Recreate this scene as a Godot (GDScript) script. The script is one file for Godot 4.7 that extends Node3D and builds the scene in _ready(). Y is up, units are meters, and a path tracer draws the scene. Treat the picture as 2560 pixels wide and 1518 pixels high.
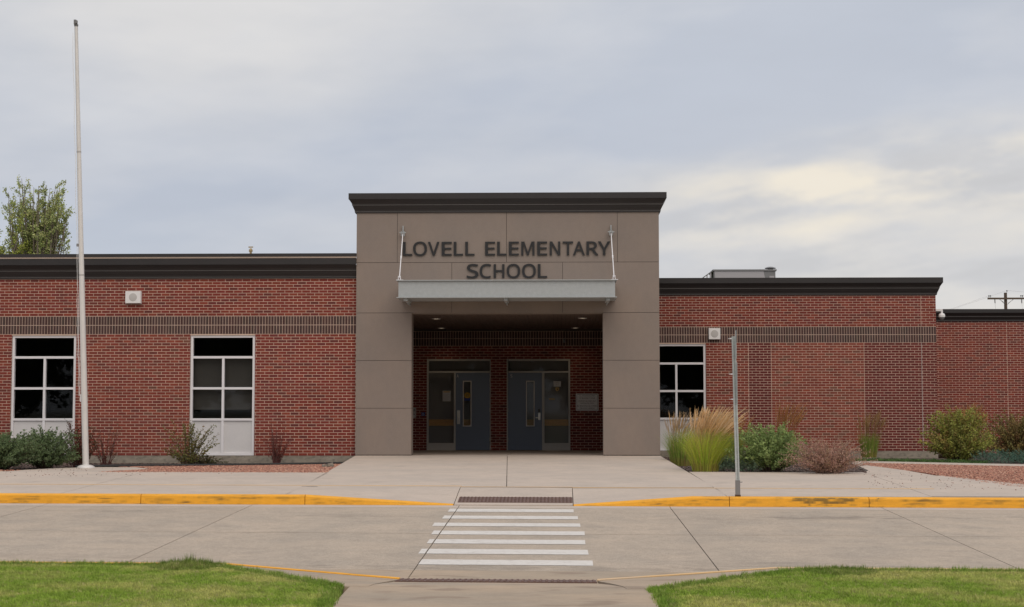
extends Node3D
# A single-storey brick school: entrance portico between two brick wings, concrete drive in front.
# y up, metres. Origin: foot of the portico face, z towards the street.

# ---------------------------------------------------------------- mesh collector
class MB:
	var v := PackedVector3Array()
	var n := PackedVector3Array()
	var c := PackedColorArray()
	func tri(a: Vector3, b: Vector3, d: Vector3, col := Color.WHITE) -> void:
		var nn := (d - a).cross(b - a)
		if nn.length_squared() < 1e-16:
			return
		nn = nn.normalized()
		v.append(a); v.append(b); v.append(d)
		n.append(nn); n.append(nn); n.append(nn)
		c.append(col); c.append(col); c.append(col)
	func tri_n(a: Vector3, b: Vector3, d: Vector3, na: Vector3, nb: Vector3, nd: Vector3, col := Color.WHITE) -> void:
		v.append(a); v.append(b); v.append(d)
		n.append(na); n.append(nb); n.append(nd)
		c.append(col); c.append(col); c.append(col)
	func quad(a: Vector3, b: Vector3, d: Vector3, e: Vector3, col := Color.WHITE) -> void:
		tri(a, b, d, col)
		tri(a, d, e, col)
	func box(lo: Vector3, hi: Vector3, col := Color.WHITE) -> void:
		obox(Transform3D(Basis(), (lo + hi) * 0.5), hi - lo, col)
	func obox(t: Transform3D, size: Vector3, col := Color.WHITE) -> void:
		var h := size * 0.5
		var p := []
		for k in 8:
			p.append(t * Vector3(h.x if k & 1 else -h.x, h.y if k & 2 else -h.y, h.z if k & 4 else -h.z))
		quad(p[4], p[6], p[7], p[5], col)
		quad(p[1], p[3], p[2], p[0], col)
		quad(p[5], p[7], p[3], p[1], col)
		quad(p[0], p[2], p[6], p[4], col)
		quad(p[6], p[2], p[3], p[7], col)
		quad(p[0], p[4], p[5], p[1], col)
	func bar(a: Vector3, b: Vector3, w: float, h: float, col := Color.WHITE) -> void:
		var d := (b - a)
		var l := d.length()
		d /= l
		var up := Vector3.UP if absf(d.y) < 0.95 else Vector3.BACK
		var x := up.cross(d).normalized()
		obox(Transform3D(Basis(x, d.cross(x), d), (a + b) * 0.5), Vector3(w, h, l), col)
	func tube(path: Array, rad: Array, sides := 8, col := Color.WHITE, caps := true) -> void:
		var rings := []
		var dirs := []
		for i in path.size():
			var d: Vector3 = (path[mini(i + 1, path.size() - 1)] - path[maxi(i - 1, 0)]).normalized()
			var up := Vector3.UP if absf(d.y) < 0.9 else Vector3.RIGHT
			var x := up.cross(d).normalized()
			var y := d.cross(x)
			var ring := []
			var dr := []
			for k in sides:
				var o := x * cos(TAU * k / sides) + y * sin(TAU * k / sides)
				ring.append(path[i] + o * rad[i])
				dr.append(o)
			rings.append(ring)
			dirs.append(dr)
		for i in path.size() - 1:
			for k in sides:
				var q := (k + 1) % sides
				tri_n(rings[i][k], rings[i + 1][k], rings[i + 1][q], dirs[i][k], dirs[i + 1][k], dirs[i + 1][q], col)
				tri_n(rings[i][k], rings[i + 1][q], rings[i][q], dirs[i][k], dirs[i + 1][q], dirs[i][q], col)
		if caps:
			for k in range(1, sides - 1):
				tri(rings[0][0], rings[0][k], rings[0][k + 1], col)
				tri(rings[-1][0], rings[-1][k + 1], rings[-1][k], col)
	func lathe(at: Vector3, prof: Array, sides := 20, col := Color.WHITE) -> void:
		for i in prof.size() - 1:
			for k in sides:
				var a0 := TAU * k / sides
				var a1 := TAU * (k + 1) / sides
				var p: Vector2 = prof[i]
				var q: Vector2 = prof[i + 1]
				var e0 := Vector3(cos(a0), 0, sin(a0))
				var e1 := Vector3(cos(a1), 0, sin(a1))
				quad(at + e0 * p.x + Vector3.UP * p.y, at + e0 * q.x + Vector3.UP * q.y, at + e1 * q.x + Vector3.UP * q.y, at + e1 * p.x + Vector3.UP * p.y, col)
	func mesh(mat: Material) -> ArrayMesh:
		var arr := []
		arr.resize(Mesh.ARRAY_MAX)
		arr[Mesh.ARRAY_VERTEX] = v
		arr[Mesh.ARRAY_NORMAL] = n
		arr[Mesh.ARRAY_COLOR] = c
		var m := ArrayMesh.new()
		m.add_surface_from_arrays(Mesh.PRIMITIVE_TRIANGLES, arr)
		m.surface_set_material(0, mat)
		return m

# ---------------------------------------------------------------- nodes
var names := {}
var rng := RandomNumberGenerator.new()
var M := {}

func numbered(called: String) -> String:
	if not names.has(called):
		names[called] = 0
		return called
	names[called] += 1
	return "%s_%03d" % [called, names[called]]

func tag(o: Node, label: String, category: String, group := "") -> void:
	o.set_meta("label", label)
	o.set_meta("category", category)
	if group:
		o.set_meta("group", group)

func thing(called: String, label: String, category: String, group := "", at := Vector3.ZERO) -> Node3D:
	var o := Node3D.new()
	o.name = numbered(called)
	add_child(o)
	o.position = at
	tag(o, label, category, group)
	return o

func structure(called: String) -> Node3D:
	var o := Node3D.new()
	o.name = numbered(called)
	add_child(o)
	o.set_meta("kind", "structure")
	return o

func node(called: String, parent: Node, at := Vector3.ZERO) -> Node3D:
	var o := Node3D.new()
	o.name = called
	parent.add_child(o, true)
	o.position = at
	return o

func put(called: String, m: Mesh, parent: Node, at := Vector3.ZERO) -> MeshInstance3D:
	var o := MeshInstance3D.new()
	o.name = called
	o.mesh = m
	parent.add_child(o, true)
	o.position = at
	return o

func part(called: String, b: MB, mat: Material, parent: Node) -> MeshInstance3D:
	return put(called, b.mesh(mat), parent)

func many(called: String, m: Mesh, where: Array, tints: Array, parent: Node) -> MultiMeshInstance3D:
	var mm := MultiMesh.new()
	mm.transform_format = MultiMesh.TRANSFORM_3D
	mm.use_colors = true
	mm.mesh = m
	mm.instance_count = where.size()
	for i in where.size():
		mm.set_instance_transform(i, where[i])
		mm.set_instance_color(i, tints[i])
	var o := MultiMeshInstance3D.new()
	o.name = called
	o.multimesh = mm
	parent.add_child(o, true)
	o.set_meta("kind", "stuff")
	return o

# ---------------------------------------------------------------- materials
func lin(r: float, g: float, b: float) -> Color:
	return Color(r, g, b).linear_to_srgb()

func noise_bytes(size: int, seed_: int, freq: float, oct := 3) -> PackedByteArray:
	var f := FastNoiseLite.new()
	f.noise_type = FastNoiseLite.TYPE_SIMPLEX_SMOOTH
	f.seed = seed_
	f.frequency = freq
	f.fractal_octaves = oct
	var im := f.get_seamless_image(size, size, false, false, 0.15, true)
	im.convert(Image.FORMAT_L8)
	return im.get_data()

# base colour (linear), layers [freq, amount, octaves], stain: [freq, threshold, colour, strength], speck: [share, factor]
func stone_tex(size: int, seed_: int, base: Color, layers: Array, stain := [], speck := [], warm := 0.0) -> ImageTexture:
	var data := []
	for k in layers.size():
		data.append(noise_bytes(size, seed_ + k * 17, layers[k][0], layers[k][2]))
	var st: PackedByteArray
	if stain:
		st = noise_bytes(size, seed_ + 91, stain[0], 4)
	var r := RandomNumberGenerator.new()
	r.seed = seed_
	var out := PackedByteArray()
	out.resize(size * size * 3)
	var lut := PackedByteArray()
	lut.resize(1025)
	for k in 1025:
		lut[k] = int(round(255.0 * Color(k / 1024.0, 0, 0).linear_to_srgb().r))
	for i in size * size:
		var f := 1.0
		for k in data.size():
			f += (data[k][i] / 255.0 - 0.5) * 2.0 * layers[k][1]
		var w := 0.0
		if warm > 0.0:
			w = (data[0][i] / 255.0 - 0.5) * warm
		var cr := base.r * f * (1.0 + w)
		var cg := base.g * f
		var cb := base.b * f * (1.0 - w)
		if stain:
			var s = clampf((st[i] / 255.0 - stain[1]) * 5.0, 0.0, 1.0) * stain[3]
			cr = lerpf(cr, stain[2].r, s)
			cg = lerpf(cg, stain[2].g, s)
			cb = lerpf(cb, stain[2].b, s)
		if speck and r.randf() < speck[0]:
			var q: float = lerpf(1.0, speck[1], r.randf())
			cr *= q; cg *= q; cb *= q
		out[i * 3] = lut[clampi(int(cr * 1024.0), 0, 1024)]
		out[i * 3 + 1] = lut[clampi(int(cg * 1024.0), 0, 1024)]
		out[i * 3 + 2] = lut[clampi(int(cb * 1024.0), 0, 1024)]
	return ImageTexture.create_from_image(Image.create_from_data(size, size, false, Image.FORMAT_RGB8, out))

func height_tex(size: int, seed_: int, freq: float, oct := 4) -> ImageTexture:
	return ImageTexture.create_from_image(Image.create_from_data(size, size, false, Image.FORMAT_L8, noise_bytes(size, seed_, freq, oct)))

func plain(col: Color, rough := 0.8, metal := 0.0) -> StandardMaterial3D:
	var m := StandardMaterial3D.new()
	m.albedo_color = col
	m.roughness = rough
	m.metallic = metal
	return m

func textured(tex: Texture2D, scale: Vector3, rough := 0.85, bump: Texture2D = null, bump_cm := 0.3) -> StandardMaterial3D:
	var m := StandardMaterial3D.new()
	m.albedo_texture = tex
	m.roughness = rough
	m.uv1_triplanar = true
	m.uv1_world_triplanar = true
	m.uv1_scale = scale
	m.vertex_color_use_as_albedo = true
	if bump:
		m.heightmap_enabled = true
		m.heightmap_texture = bump
		m.heightmap_scale = bump_cm
	return m

func tinted(rough := 0.8, back := 0.0) -> StandardMaterial3D:
	var m := StandardMaterial3D.new()
	m.vertex_color_use_as_albedo = true
	m.roughness = rough
	if back > 0.0:
		m.backlight_enabled = true
		m.backlight = Color(back, back, back).linear_to_srgb()
		m.metallic_specular = 0.25
	return m

func make_materials() -> void:
	var grit := height_tex(512, 5, 0.06, 4)
	var white_grain := stone_tex(512, 31, Color(0.8, 0.8, 0.8), [[0.006, 0.10, 3], [0.05, 0.10, 3], [0.2, 0.12, 2]])
	M.brick = textured(white_grain, Vector3(1.7, 1.7, 1.7), 0.9, grit, 0.08)
	M.mortar = textured(stone_tex(512, 37, Color(0.635, 0.47, 0.375), [[0.006, 0.12, 3], [0.08, 0.12, 3]]), Vector3(0.6, 0.6, 0.6), 0.95)
	M.panel = textured(stone_tex(512, 41, Color(0.250, 0.200, 0.169), [[0.004, 0.035, 2], [0.02, 0.03, 3], [0.15, 0.05, 2]], [], [0.01, 0.85], 0.03), Vector3(0.5, 0.35, 0.5), 0.75, grit, 0.05)
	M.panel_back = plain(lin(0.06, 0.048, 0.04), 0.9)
	M.walk = textured(stone_tex(1024, 51, Color(0.485, 0.405, 0.335), [[0.0035, 0.07, 3], [0.012, 0.05, 3], [0.06, 0.05, 3], [0.25, 0.07, 2]], [0.01, 0.70, Color(0.33, 0.27, 0.215), 0.30], [0.002, 0.45], 0.03), Vector3(0.16, 0.16, 0.22), 0.9, grit, 0.12)
	M.road = textured(stone_tex(1024, 61, Color(0.405, 0.332, 0.258), [[0.0035, 0.10, 3], [0.012, 0.07, 4], [0.05, 0.13, 3], [0.22, 0.32, 2]], [0.007, 0.62, Color(0.29, 0.24, 0.19), 0.25], [0.03, 0.5], 0.04), Vector3(0.19, 0.19, 0.21), 0.9, grit, 0.25)
	M.path = textured(stone_tex(1024, 71, Color(0.375, 0.293, 0.212), [[0.004, 0.10, 3], [0.015, 0.07, 3], [0.06, 0.06, 3], [0.25, 0.08, 2]], [0.009, 0.64, Color(0.22, 0.155, 0.11), 0.55], [0.003, 0.5], 0.08), Vector3(0.11, 0.11, 0.28), 0.9, grit, 0.15)
	M.found = textured(stone_tex(512, 81, Color(0.27, 0.235, 0.19), [[0.006, 0.2, 3], [0.03, 0.15, 3], [0.15, 0.1, 2]], [0.02, 0.62, Color(0.13, 0.12, 0.10), 0.5]), Vector3(0.5, 0.9, 0.5), 0.95, grit, 0.2)
	M.yellow = textured(stone_tex(1024, 95, Color(0.80, 0.37, 0.016), [[0.005, 0.09, 3], [0.03, 0.12, 4], [0.2, 0.09, 2]], [0.008, 0.70, Color(0.12, 0.075, 0.02), 0.8], [0.02, 0.35]), Vector3(0.13, 1.1, 1.1), 0.6, grit, 0.1)
	M.stripe = textured(stone_tex(512, 101, Color(0.63, 0.59, 0.54), [[0.01, 0.06, 3], [0.1, 0.08, 3]], [0.03, 0.62, Color(0.40, 0.345, 0.29), 0.6], [0.03, 0.6]), Vector3(0.4, 0.4, 0.8), 0.8)
	M.line = textured(stone_tex(512, 111, Color(0.66, 0.43, 0.20), [[0.006, 0.10, 3], [0.1, 0.10, 3]], [0.015, 0.55, Color(0.52, 0.41, 0.30), 0.7]), Vector3(0.15, 0.5, 0.8), 0.85)
	M.tactile = textured(stone_tex(256, 121, Color(0.135, 0.080, 0.064), [[0.02, 0.25, 3], [0.2, 0.2, 2]]), Vector3(1, 1, 1), 0.8)
	M.sealant = plain(lin(0.10, 0.086, 0.074), 0.9)
	M.cornice = textured(stone_tex(512, 131, Color(0.023, 0.0190, 0.0192), [[0.006, 0.12, 3], [0.05, 0.08, 3]], [], [0.0005, 2.5]), Vector3(0.3, 0.6, 0.3), 0.52)
	M.cornice.metallic_specular = 0.5
	M.lip = plain(lin(0.17, 0.155, 0.15), 0.45)
	M.tan_strip = plain(lin(0.42, 0.33, 0.27), 0.6)
	M.steel = textured(stone_tex(512, 141, Color(0.39, 0.41, 0.415), [[0.02, 0.05, 3], [0.06, 0.05, 3], [0.2, 0.04, 2]], [0.05, 0.80, Color(0.6, 0.62, 0.62), 0.4]), Vector3(0.8, 0.8, 0.8), 0.62)
	M.steel.metallic = 0.1
	M.frame = plain(lin(0.77, 0.75, 0.765), 0.45)
	M.white_panel = textured(stone_tex(256, 151, Color(0.64, 0.62, 0.615), [[0.01, 0.03, 3], [0.1, 0.02, 2]]), Vector3(0.6, 0.6, 0.6), 0.55)
	M.glass = plain(Color(0.02, 0.022, 0.022, 0.18), 0.015)
	M.glass.metallic_specular = 0.33
	M.glass.transparency = BaseMaterial3D.TRANSPARENCY_ALPHA
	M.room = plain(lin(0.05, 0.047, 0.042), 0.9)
	M.shade = plain(lin(0.055, 0.052, 0.045), 0.9)
	M.wood = textured(stone_tex(256, 161, Color(0.72, 0.42, 0.16), [[0.02, 0.15, 3], [0.1, 0.1, 2]]), Vector3(0.3, 2.5, 1.0), 0.5)
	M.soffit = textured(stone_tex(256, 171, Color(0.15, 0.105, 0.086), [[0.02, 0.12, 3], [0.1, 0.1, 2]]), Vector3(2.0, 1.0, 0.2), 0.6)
	M.letter = plain(lin(0.013, 0.012, 0.013), 0.5)
	M.door = plain(lin(0.15, 0.19, 0.265), 0.4)
	M.door_frame = plain(lin(0.58, 0.56, 0.52), 0.45)
	M.lite_frame = plain(lin(0.85, 0.80, 0.72), 0.5)
	M.metal = plain(lin(0.5, 0.48, 0.44), 0.35, 0.8)
	M.dark_metal = plain(lin(0.05, 0.05, 0.05), 0.5)
	M.white_box = plain(lin(0.78, 0.76, 0.75), 0.5)
	M.grille = plain(lin(0.50, 0.48, 0.46), 0.7)
	M.pole = textured(stone_tex(256, 181, Color(0.70, 0.67, 0.64), [[0.02, 0.06, 3], [0.08, 0.05, 2]]), Vector3(0.6, 0.3, 0.6), 0.42)
	M.pole.metallic = 0.15
	M.ring = plain(lin(0.45, 0.43, 0.41), 0.5)
	M.paper = plain(lin(0.6, 0.6, 0.6), 0.8)
	M.sign_face = plain(lin(0.86, 0.86, 0.87), 0.6)
	M.sign_text = plain(lin(0.03, 0.03, 0.05), 0.7)
	M.gold = plain(lin(0.6, 0.38, 0.04), 0.6)
	M.blue = plain(lin(0.03, 0.06, 0.25), 0.6)
	M.cyan = plain(lin(0.08, 0.22, 0.33), 0.6)
	M.tan_paper = plain(lin(0.6, 0.42, 0.16), 0.7)
	M.soil = textured(stone_tex(512, 191, Color(0.075, 0.052, 0.042), [[0.02, 0.3, 3], [0.1, 0.4, 2]], [], [0.1, 1.8]), Vector3(0.7, 0.7, 0.7), 0.95, grit, 1.0)
	M.ground = textured(stone_tex(512, 201, Color(0.10, 0.11, 0.05), [[0.01, 0.3, 3], [0.1, 0.3, 2]]), Vector3(0.2, 0.2, 0.2), 0.95)
	M.lawn = textured(stone_tex(512, 211, Color(0.20, 0.20, 0.065), [[0.02, 0.3, 3], [0.15, 0.4, 2]]), Vector3(0.7, 0.7, 0.7), 0.95)
	M.gravel_base = textured(stone_tex(512, 221, Color(0.27, 0.12, 0.095), [[0.03, 0.2, 3], [0.12, 0.5, 2]]), Vector3(0.8, 0.8, 0.8), 0.95)
	M.stone = tinted(0.9)
	M.leaf = tinted(0.65, 0.45)
	M.blade = tinted(0.7, 0.6)
	M.bark = textured(stone_tex(256, 231, Color(0.20, 0.165, 0.125), [[0.03, 0.3, 3], [0.12, 0.25, 2]]), Vector3(2, 0.6, 2), 0.95, grit, 0.8)
	M.stem = plain(lin(0.10, 0.065, 0.045), 0.9)
	M.dry_stem = plain(lin(0.26, 0.17, 0.14), 0.9)
	M.red_stem = plain(lin(0.12, 0.04, 0.035), 0.85)
	M.galv = textured(stone_tex(256, 241, Color(0.47, 0.50, 0.49), [[0.03, 0.12, 3], [0.12, 0.10, 2]]), Vector3(1, 1, 1), 0.55)
	M.galv.metallic = 0.3
	M.rust = plain(lin(0.09, 0.05, 0.03), 0.9)
	M.hvac = plain(lin(0.20, 0.195, 0.195), 0.6)
	M.hvac_light = plain(lin(0.40, 0.38, 0.385), 0.4)
	M.pole_wood = textured(stone_tex(256, 251, Color(0.10, 0.07, 0.05), [[0.03, 0.25, 3], [0.1, 0.2, 2]]), Vector3(1.5, 0.3, 1.5), 0.9)
	M.edging = plain(lin(0.012, 0.012, 0.012), 0.6)
	M.brass = plain(lin(0.4, 0.30, 0.16), 0.5, 0.4)
	M.lamp = plain(lin(0.8, 0.75, 0.65), 0.5)
	M.lamp.emission_enabled = true
	M.lamp.emission = Color(1.0, 0.9, 0.76)
	M.lamp.emission_energy_multiplier = 0.25
	M.roof = plain(lin(0.30, 0.29, 0.28), 0.9)

# ---------------------------------------------------------------- ground heights
func skew(x: float) -> float:
	return 0.035 * (x - 0.5)

func walk_y(x: float, z: float) -> float:          # sidewalk and drive apron, with the dropped kerb ramp
	var s := 1.0
	if x < -0.5:
		s = clampf((x + 2.93) / 2.43, 0.0, 1.0)
	elif x > 1.44:
		s = clampf((3.35 - x) / 1.91, 0.0, 1.0)
	var t := clampf((z - skew(x) - 9.7) / 1.65, 0.0, 1.0)
	return -0.03 * z - 0.142 * s * t

func side_y(z: float) -> float:
	return -maxf(0.165, 0.03 * z)

func road_y(_x: float, z: float) -> float:
	return -0.152 - 0.03 * z

func near_y(x: float, z: float) -> float:          # kerb ramp and path on the camera's side of the drive
	var s := 1.0
	if x < -0.48:
		s = clampf((x + 2.35) / 1.87, 0.0, 1.0)
	elif x > 1.61:
		s = clampf((3.5 - x) / 1.89, 0.0, 1.0)
	var t := clampf((21.85 - (z - skew(x))) / 1.4, 0.0, 1.0)
	return -0.03 * minf(z, 40.0) - 0.142 * s * t

# a slab whose plan is a quad: x from a0..a1 at depth z0 and b0..b1 at z1 (depths before the street's skew k)
func slab(b: MB, a0: float, a1: float, z0: float, b0: float, b1: float, z1: float, hf: Callable, nx: int, nz: int, thick: float, k := 1.0, lift := 0.0, col := Color.WHITE, mark = null) -> void:
	var p := []
	for j in nz + 1:
		var row := []
		for i in nx + 1:
			var tz := float(j) / nz
			var tx := float(i) / nx
			var x := lerpf(lerpf(a0, a1, tx), lerpf(b0, b1, tx), tz)
			var z := lerpf(z0, z1, tz) + skew(x) * k
			row.append(Vector3(x, hf.call(x, z) + lift, z))
		p.append(row)
	var d := Vector3(0, -thick, 0)
	for j in nz:
		for i in nx:
			b.quad(p[j][i], p[j][i + 1], p[j + 1][i + 1], p[j + 1][i], col if mark == null else col * mark.call((p[j][i].x + p[j][i + 1].x) * 0.5, (p[j][i].z + p[j + 1][i].z) * 0.5))
	for i in nx:
		b.quad(p[nz][i], p[nz][i + 1], p[nz][i + 1] + d, p[nz][i] + d, col)
		b.quad(p[0][i + 1], p[0][i], p[0][i] + d, p[0][i + 1] + d, col)
	for j in nz:
		b.quad(p[j][0], p[j + 1][0], p[j + 1][0] + d, p[j][0] + d, col)
		b.quad(p[j + 1][nx], p[j][nx], p[j][nx] + d, p[j + 1][nx] + d, col)

func poly_sheet(b: MB, poly: Array, hf: Callable, thick := 0.05, col := Color.WHITE) -> void:
	var flat := PackedVector2Array(poly)
	if Geometry2D.is_polygon_clockwise(flat):
		flat.reverse()
	var top := []
	for q in flat:
		top.append(Vector3(q.x, hf.call(q.x, q.y), q.y))
	var idx := Geometry2D.triangulate_polygon(flat)
	for t in range(0, idx.size(), 3):
		var a: Vector3 = top[idx[t]]
		var e: Vector3 = top[idx[t + 1]]
		var f: Vector3 = top[idx[t + 2]]
		if (f - a).cross(e - a).y < 0.0:
			b.tri(a, f, e, col)
		else:
			b.tri(a, e, f, col)
	var d := Vector3(0, -thick, 0)
	for i in top.size():
		var s: Vector3 = top[i]
		var e: Vector3 = top[(i + 1) % top.size()]
		b.quad(e, s, s + d, e + d, col)

func tone(spread := 0.04) -> Color:
	var f := 1.0 + rng.randf_range(-spread, spread)
	return Color(f, f, f)

# ---------------------------------------------------------------- brickwork
var brick_meshes := []
var soldier_meshes := []
var unit_brick: ArrayMesh

func make_bricks() -> void:
	for k in 22:
		var b := MB.new()
		b.box(Vector3(-0.5, -0.5, -0.5), Vector3(0.5, 0.5, 0.5), brick_colour())
		brick_meshes.append(b.mesh(M.brick))
		b = MB.new()
		b.box(Vector3(-0.5, -0.5, -0.5), Vector3(0.5, 0.5, 0.5), soldier_colour())
		soldier_meshes.append(b.mesh(M.brick))
	var u := MB.new()
	u.box(Vector3(-0.5, -0.5, -0.5), Vector3(0.5, 0.5, 0.5))
	unit_brick = u.mesh(M.brick)

func brick_colour(zone := 0.0) -> Color:
	var f := rng.randf_range(0.84, 1.14)
	var c := Color(0.246, 0.041, 0.028)
	var q := rng.randf()
	if q < 0.13:
		c = Color(0.188, 0.044, 0.034)           # burnt, browner
	elif q < 0.34:
		c = Color(0.290, 0.057, 0.033)          # warmer
	elif q < 0.42:
		c = Color(0.215, 0.039, 0.035)
	c = c.lerp(Color(0.32, 0.082, 0.050), maxf(zone, 0.0) * rng.randf_range(0.2, 1.0))
	if zone < 0.0:
		c = c.lerp(Color(0.165, 0.027, 0.023), -zone)
	if zone > 0.0 and rng.randf() < 0.10 * zone:
		c = Color(0.225, 0.085, 0.055)
	return Color(c.r * f, c.g * f, c.b * f)

func soldier_colour() -> Color:
	var f := rng.randf_range(0.8, 1.2)
	var c := Color(0.093, 0.058, 0.051).lerp(Color(0.105, 0.051, 0.046), rng.randf())
	return Color(c.r * f, c.g * f, c.b * f)

# running bond on the plane z, x0..x1, y0..y1, course height ch; holes: Rect2 (x, y, w, h); joints: x of vertical control joints; axis 0 = faces +z, 1 = faces +x (x is then z)
func lay(parent: Node, called: String, x0: float, x1: float, y0: float, courses: int, ch: float, z: float, holes: Array, joints: Array, zones: Array, axis := 0, singles := 300) -> void:
	var bl := ch * 3.0
	var mj := ch * 0.18
	var list := []
	for k in courses:
		var yc := y0 + (k + 0.5) * ch
		var cuts := [x0 - mj * 0.5, x1 + mj * 0.5]
		var gaps := []
		for h in holes:
			if yc > h.position.y and yc < h.end.y:
				gaps.append([h.position.x, h.end.x])
		for j in joints:
			gaps.append([j - 0.006, j + 0.006])
		var x := floorf(x0 / bl) * bl - bl + (bl * 0.5 if k % 2 else 0.0)
		while x < x1:
			var s := [[maxf(x + mj * 0.5, x0), minf(x + bl - mj * 0.5, x1)]]
			for g in gaps:
				var t := []
				for i in s:
					if i[1] <= g[0] or i[0] >= g[1]:
						t.append(i)
					else:
						t.append([i[0], g[0]])
						t.append([g[1], i[1]])
				s = t
			for i in s:
				if i[1] - i[0] > 0.006:
					list.append([(i[0] + i[1]) * 0.5, yc, i[1] - i[0], ch - mj])
			x += bl
	scatter_bricks(parent, called, list, z, axis, zones, brick_meshes, false, singles)

func lay_soldiers(parent: Node, called: String, x0: float, x1: float, y0: float, y1: float, pitch: float, z: float, axis := 0, singles := 300) -> void:
	var list := []
	var mid := (y0 + y1) * 0.5
	var n := int(round((x1 - x0) / pitch))
	pitch = (x1 - x0) / n
	for i in n:
		for r in 2:
			var a := y0 + 0.004 if r == 0 else mid + 0.007
			var b := mid - 0.007 if r == 0 else y1 - 0.006
			list.append([x0 + (i + 0.5) * pitch, (a + b) * 0.5, pitch * 0.84, b - a])
	scatter_bricks(parent, called, list, z, axis, [], soldier_meshes, true, singles)

func scatter_bricks(parent: Node, called: String, list: Array, z: float, axis: int, zones: Array, meshes: Array, soldier: bool, singles: int) -> void:
	var eye := Vector3(1.22, 1.01, 37.4)
	for q in list:
		var p := Vector3(q[0], q[1], z) if axis == 0 else Vector3(z, q[1], q[0])
		q.append(p)
		q.append(p.distance_squared_to(eye))
	list.sort_custom(func(a, b): return a[5] < b[5])
	var where := []
	var tints := []
	var made := 0
	for i in list.size():
		var q: Array = list[i]
		var p: Vector3 = q[4]
		p.z += rng.randf_range(-0.0010, 0.0012)
		var size := Vector3(q[2], q[3], 0.03) if axis == 0 else Vector3(0.03, q[3], q[2])
		var t := Transform3D(Basis().rotated(Vector3.FORWARD, rng.randf_range(-0.003, 0.003)).scaled(size), p - (Vector3(0, 0, 0.015) if axis == 0 else Vector3(0.015, 0, 0)))
		var zn := 0.0
		for w in zones:
			if q[0] > w[0] and q[0] < w[1] and q[1] < 2.86:
				zn = w[2]
		if made < singles and zn == 0.0:
			made += 1
			var o := put(called, meshes[rng.randi() % meshes.size()], parent)
			o.transform = t
		else:
			where.append(t)
			tints.append(soldier_colour() if soldier else brick_colour(zn))
	if where:
		many(called + "s", unit_brick, where, tints, parent)

# wall of boxes around openings, one mesh: x0..x1, y0..y1, front at z, thickness t
func wall_around(b: MB, x0: float, x1: float, y0: float, y1: float, z: float, t: float, holes: Array) -> void:
	var xs := [x0, x1]
	for h in holes:
		xs.append(h.position.x)
		xs.append(h.end.x)
	xs.sort()
	for i in xs.size() - 1:
		if xs[i + 1] - xs[i] < 0.001:
			continue
		var xm: float = (xs[i] + xs[i + 1]) * 0.5
		var ys := [[y0, y1]]
		for h in holes:
			if xm > h.position.x and xm < h.end.x:
				ys = [[y0, h.position.y], [h.end.y, y1]]
		for s in ys:
			if s[1] - s[0] > 0.001:
				b.box(Vector3(xs[i], s[0], z - t), Vector3(xs[i + 1], s[1], z))

# cornice: profile (out, y) swept along a plan path (x, z); outward is to the right-hand side of travel when looking down
func sweep(b: MB, path: Array, prof: Array) -> void:
	var pts := []
	for i in path.size():
		var d0: Vector2 = (path[i] - path[maxi(i - 1, 0)]).normalized()
		var d1: Vector2 = (path[mini(i + 1, path.size() - 1)] - path[i]).normalized()
		if i == 0:
			d0 = d1
		if i == path.size() - 1:
			d1 = d0
		var n0 := Vector2(-d0.y, d0.x)
		var n1 := Vector2(-d1.y, d1.x)
		var m := (n0 + n1).normalized()
		m /= m.dot(n0)
		var ring := []
		for q in prof:
			ring.append(Vector3(path[i].x + m.x * q.x, q.y, path[i].y + m.y * q.x))
		pts.append(ring)
	for i in path.size() - 1:
		for k in prof.size() - 1:
			b.quad(pts[i][k], pts[i][k + 1], pts[i + 1][k + 1], pts[i + 1][k])
	for e in [0, path.size() - 1]:
		for k in range(1, prof.size() - 1):
			b.tri(pts[e][0], pts[e][k], pts[e][k + 1])

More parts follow.
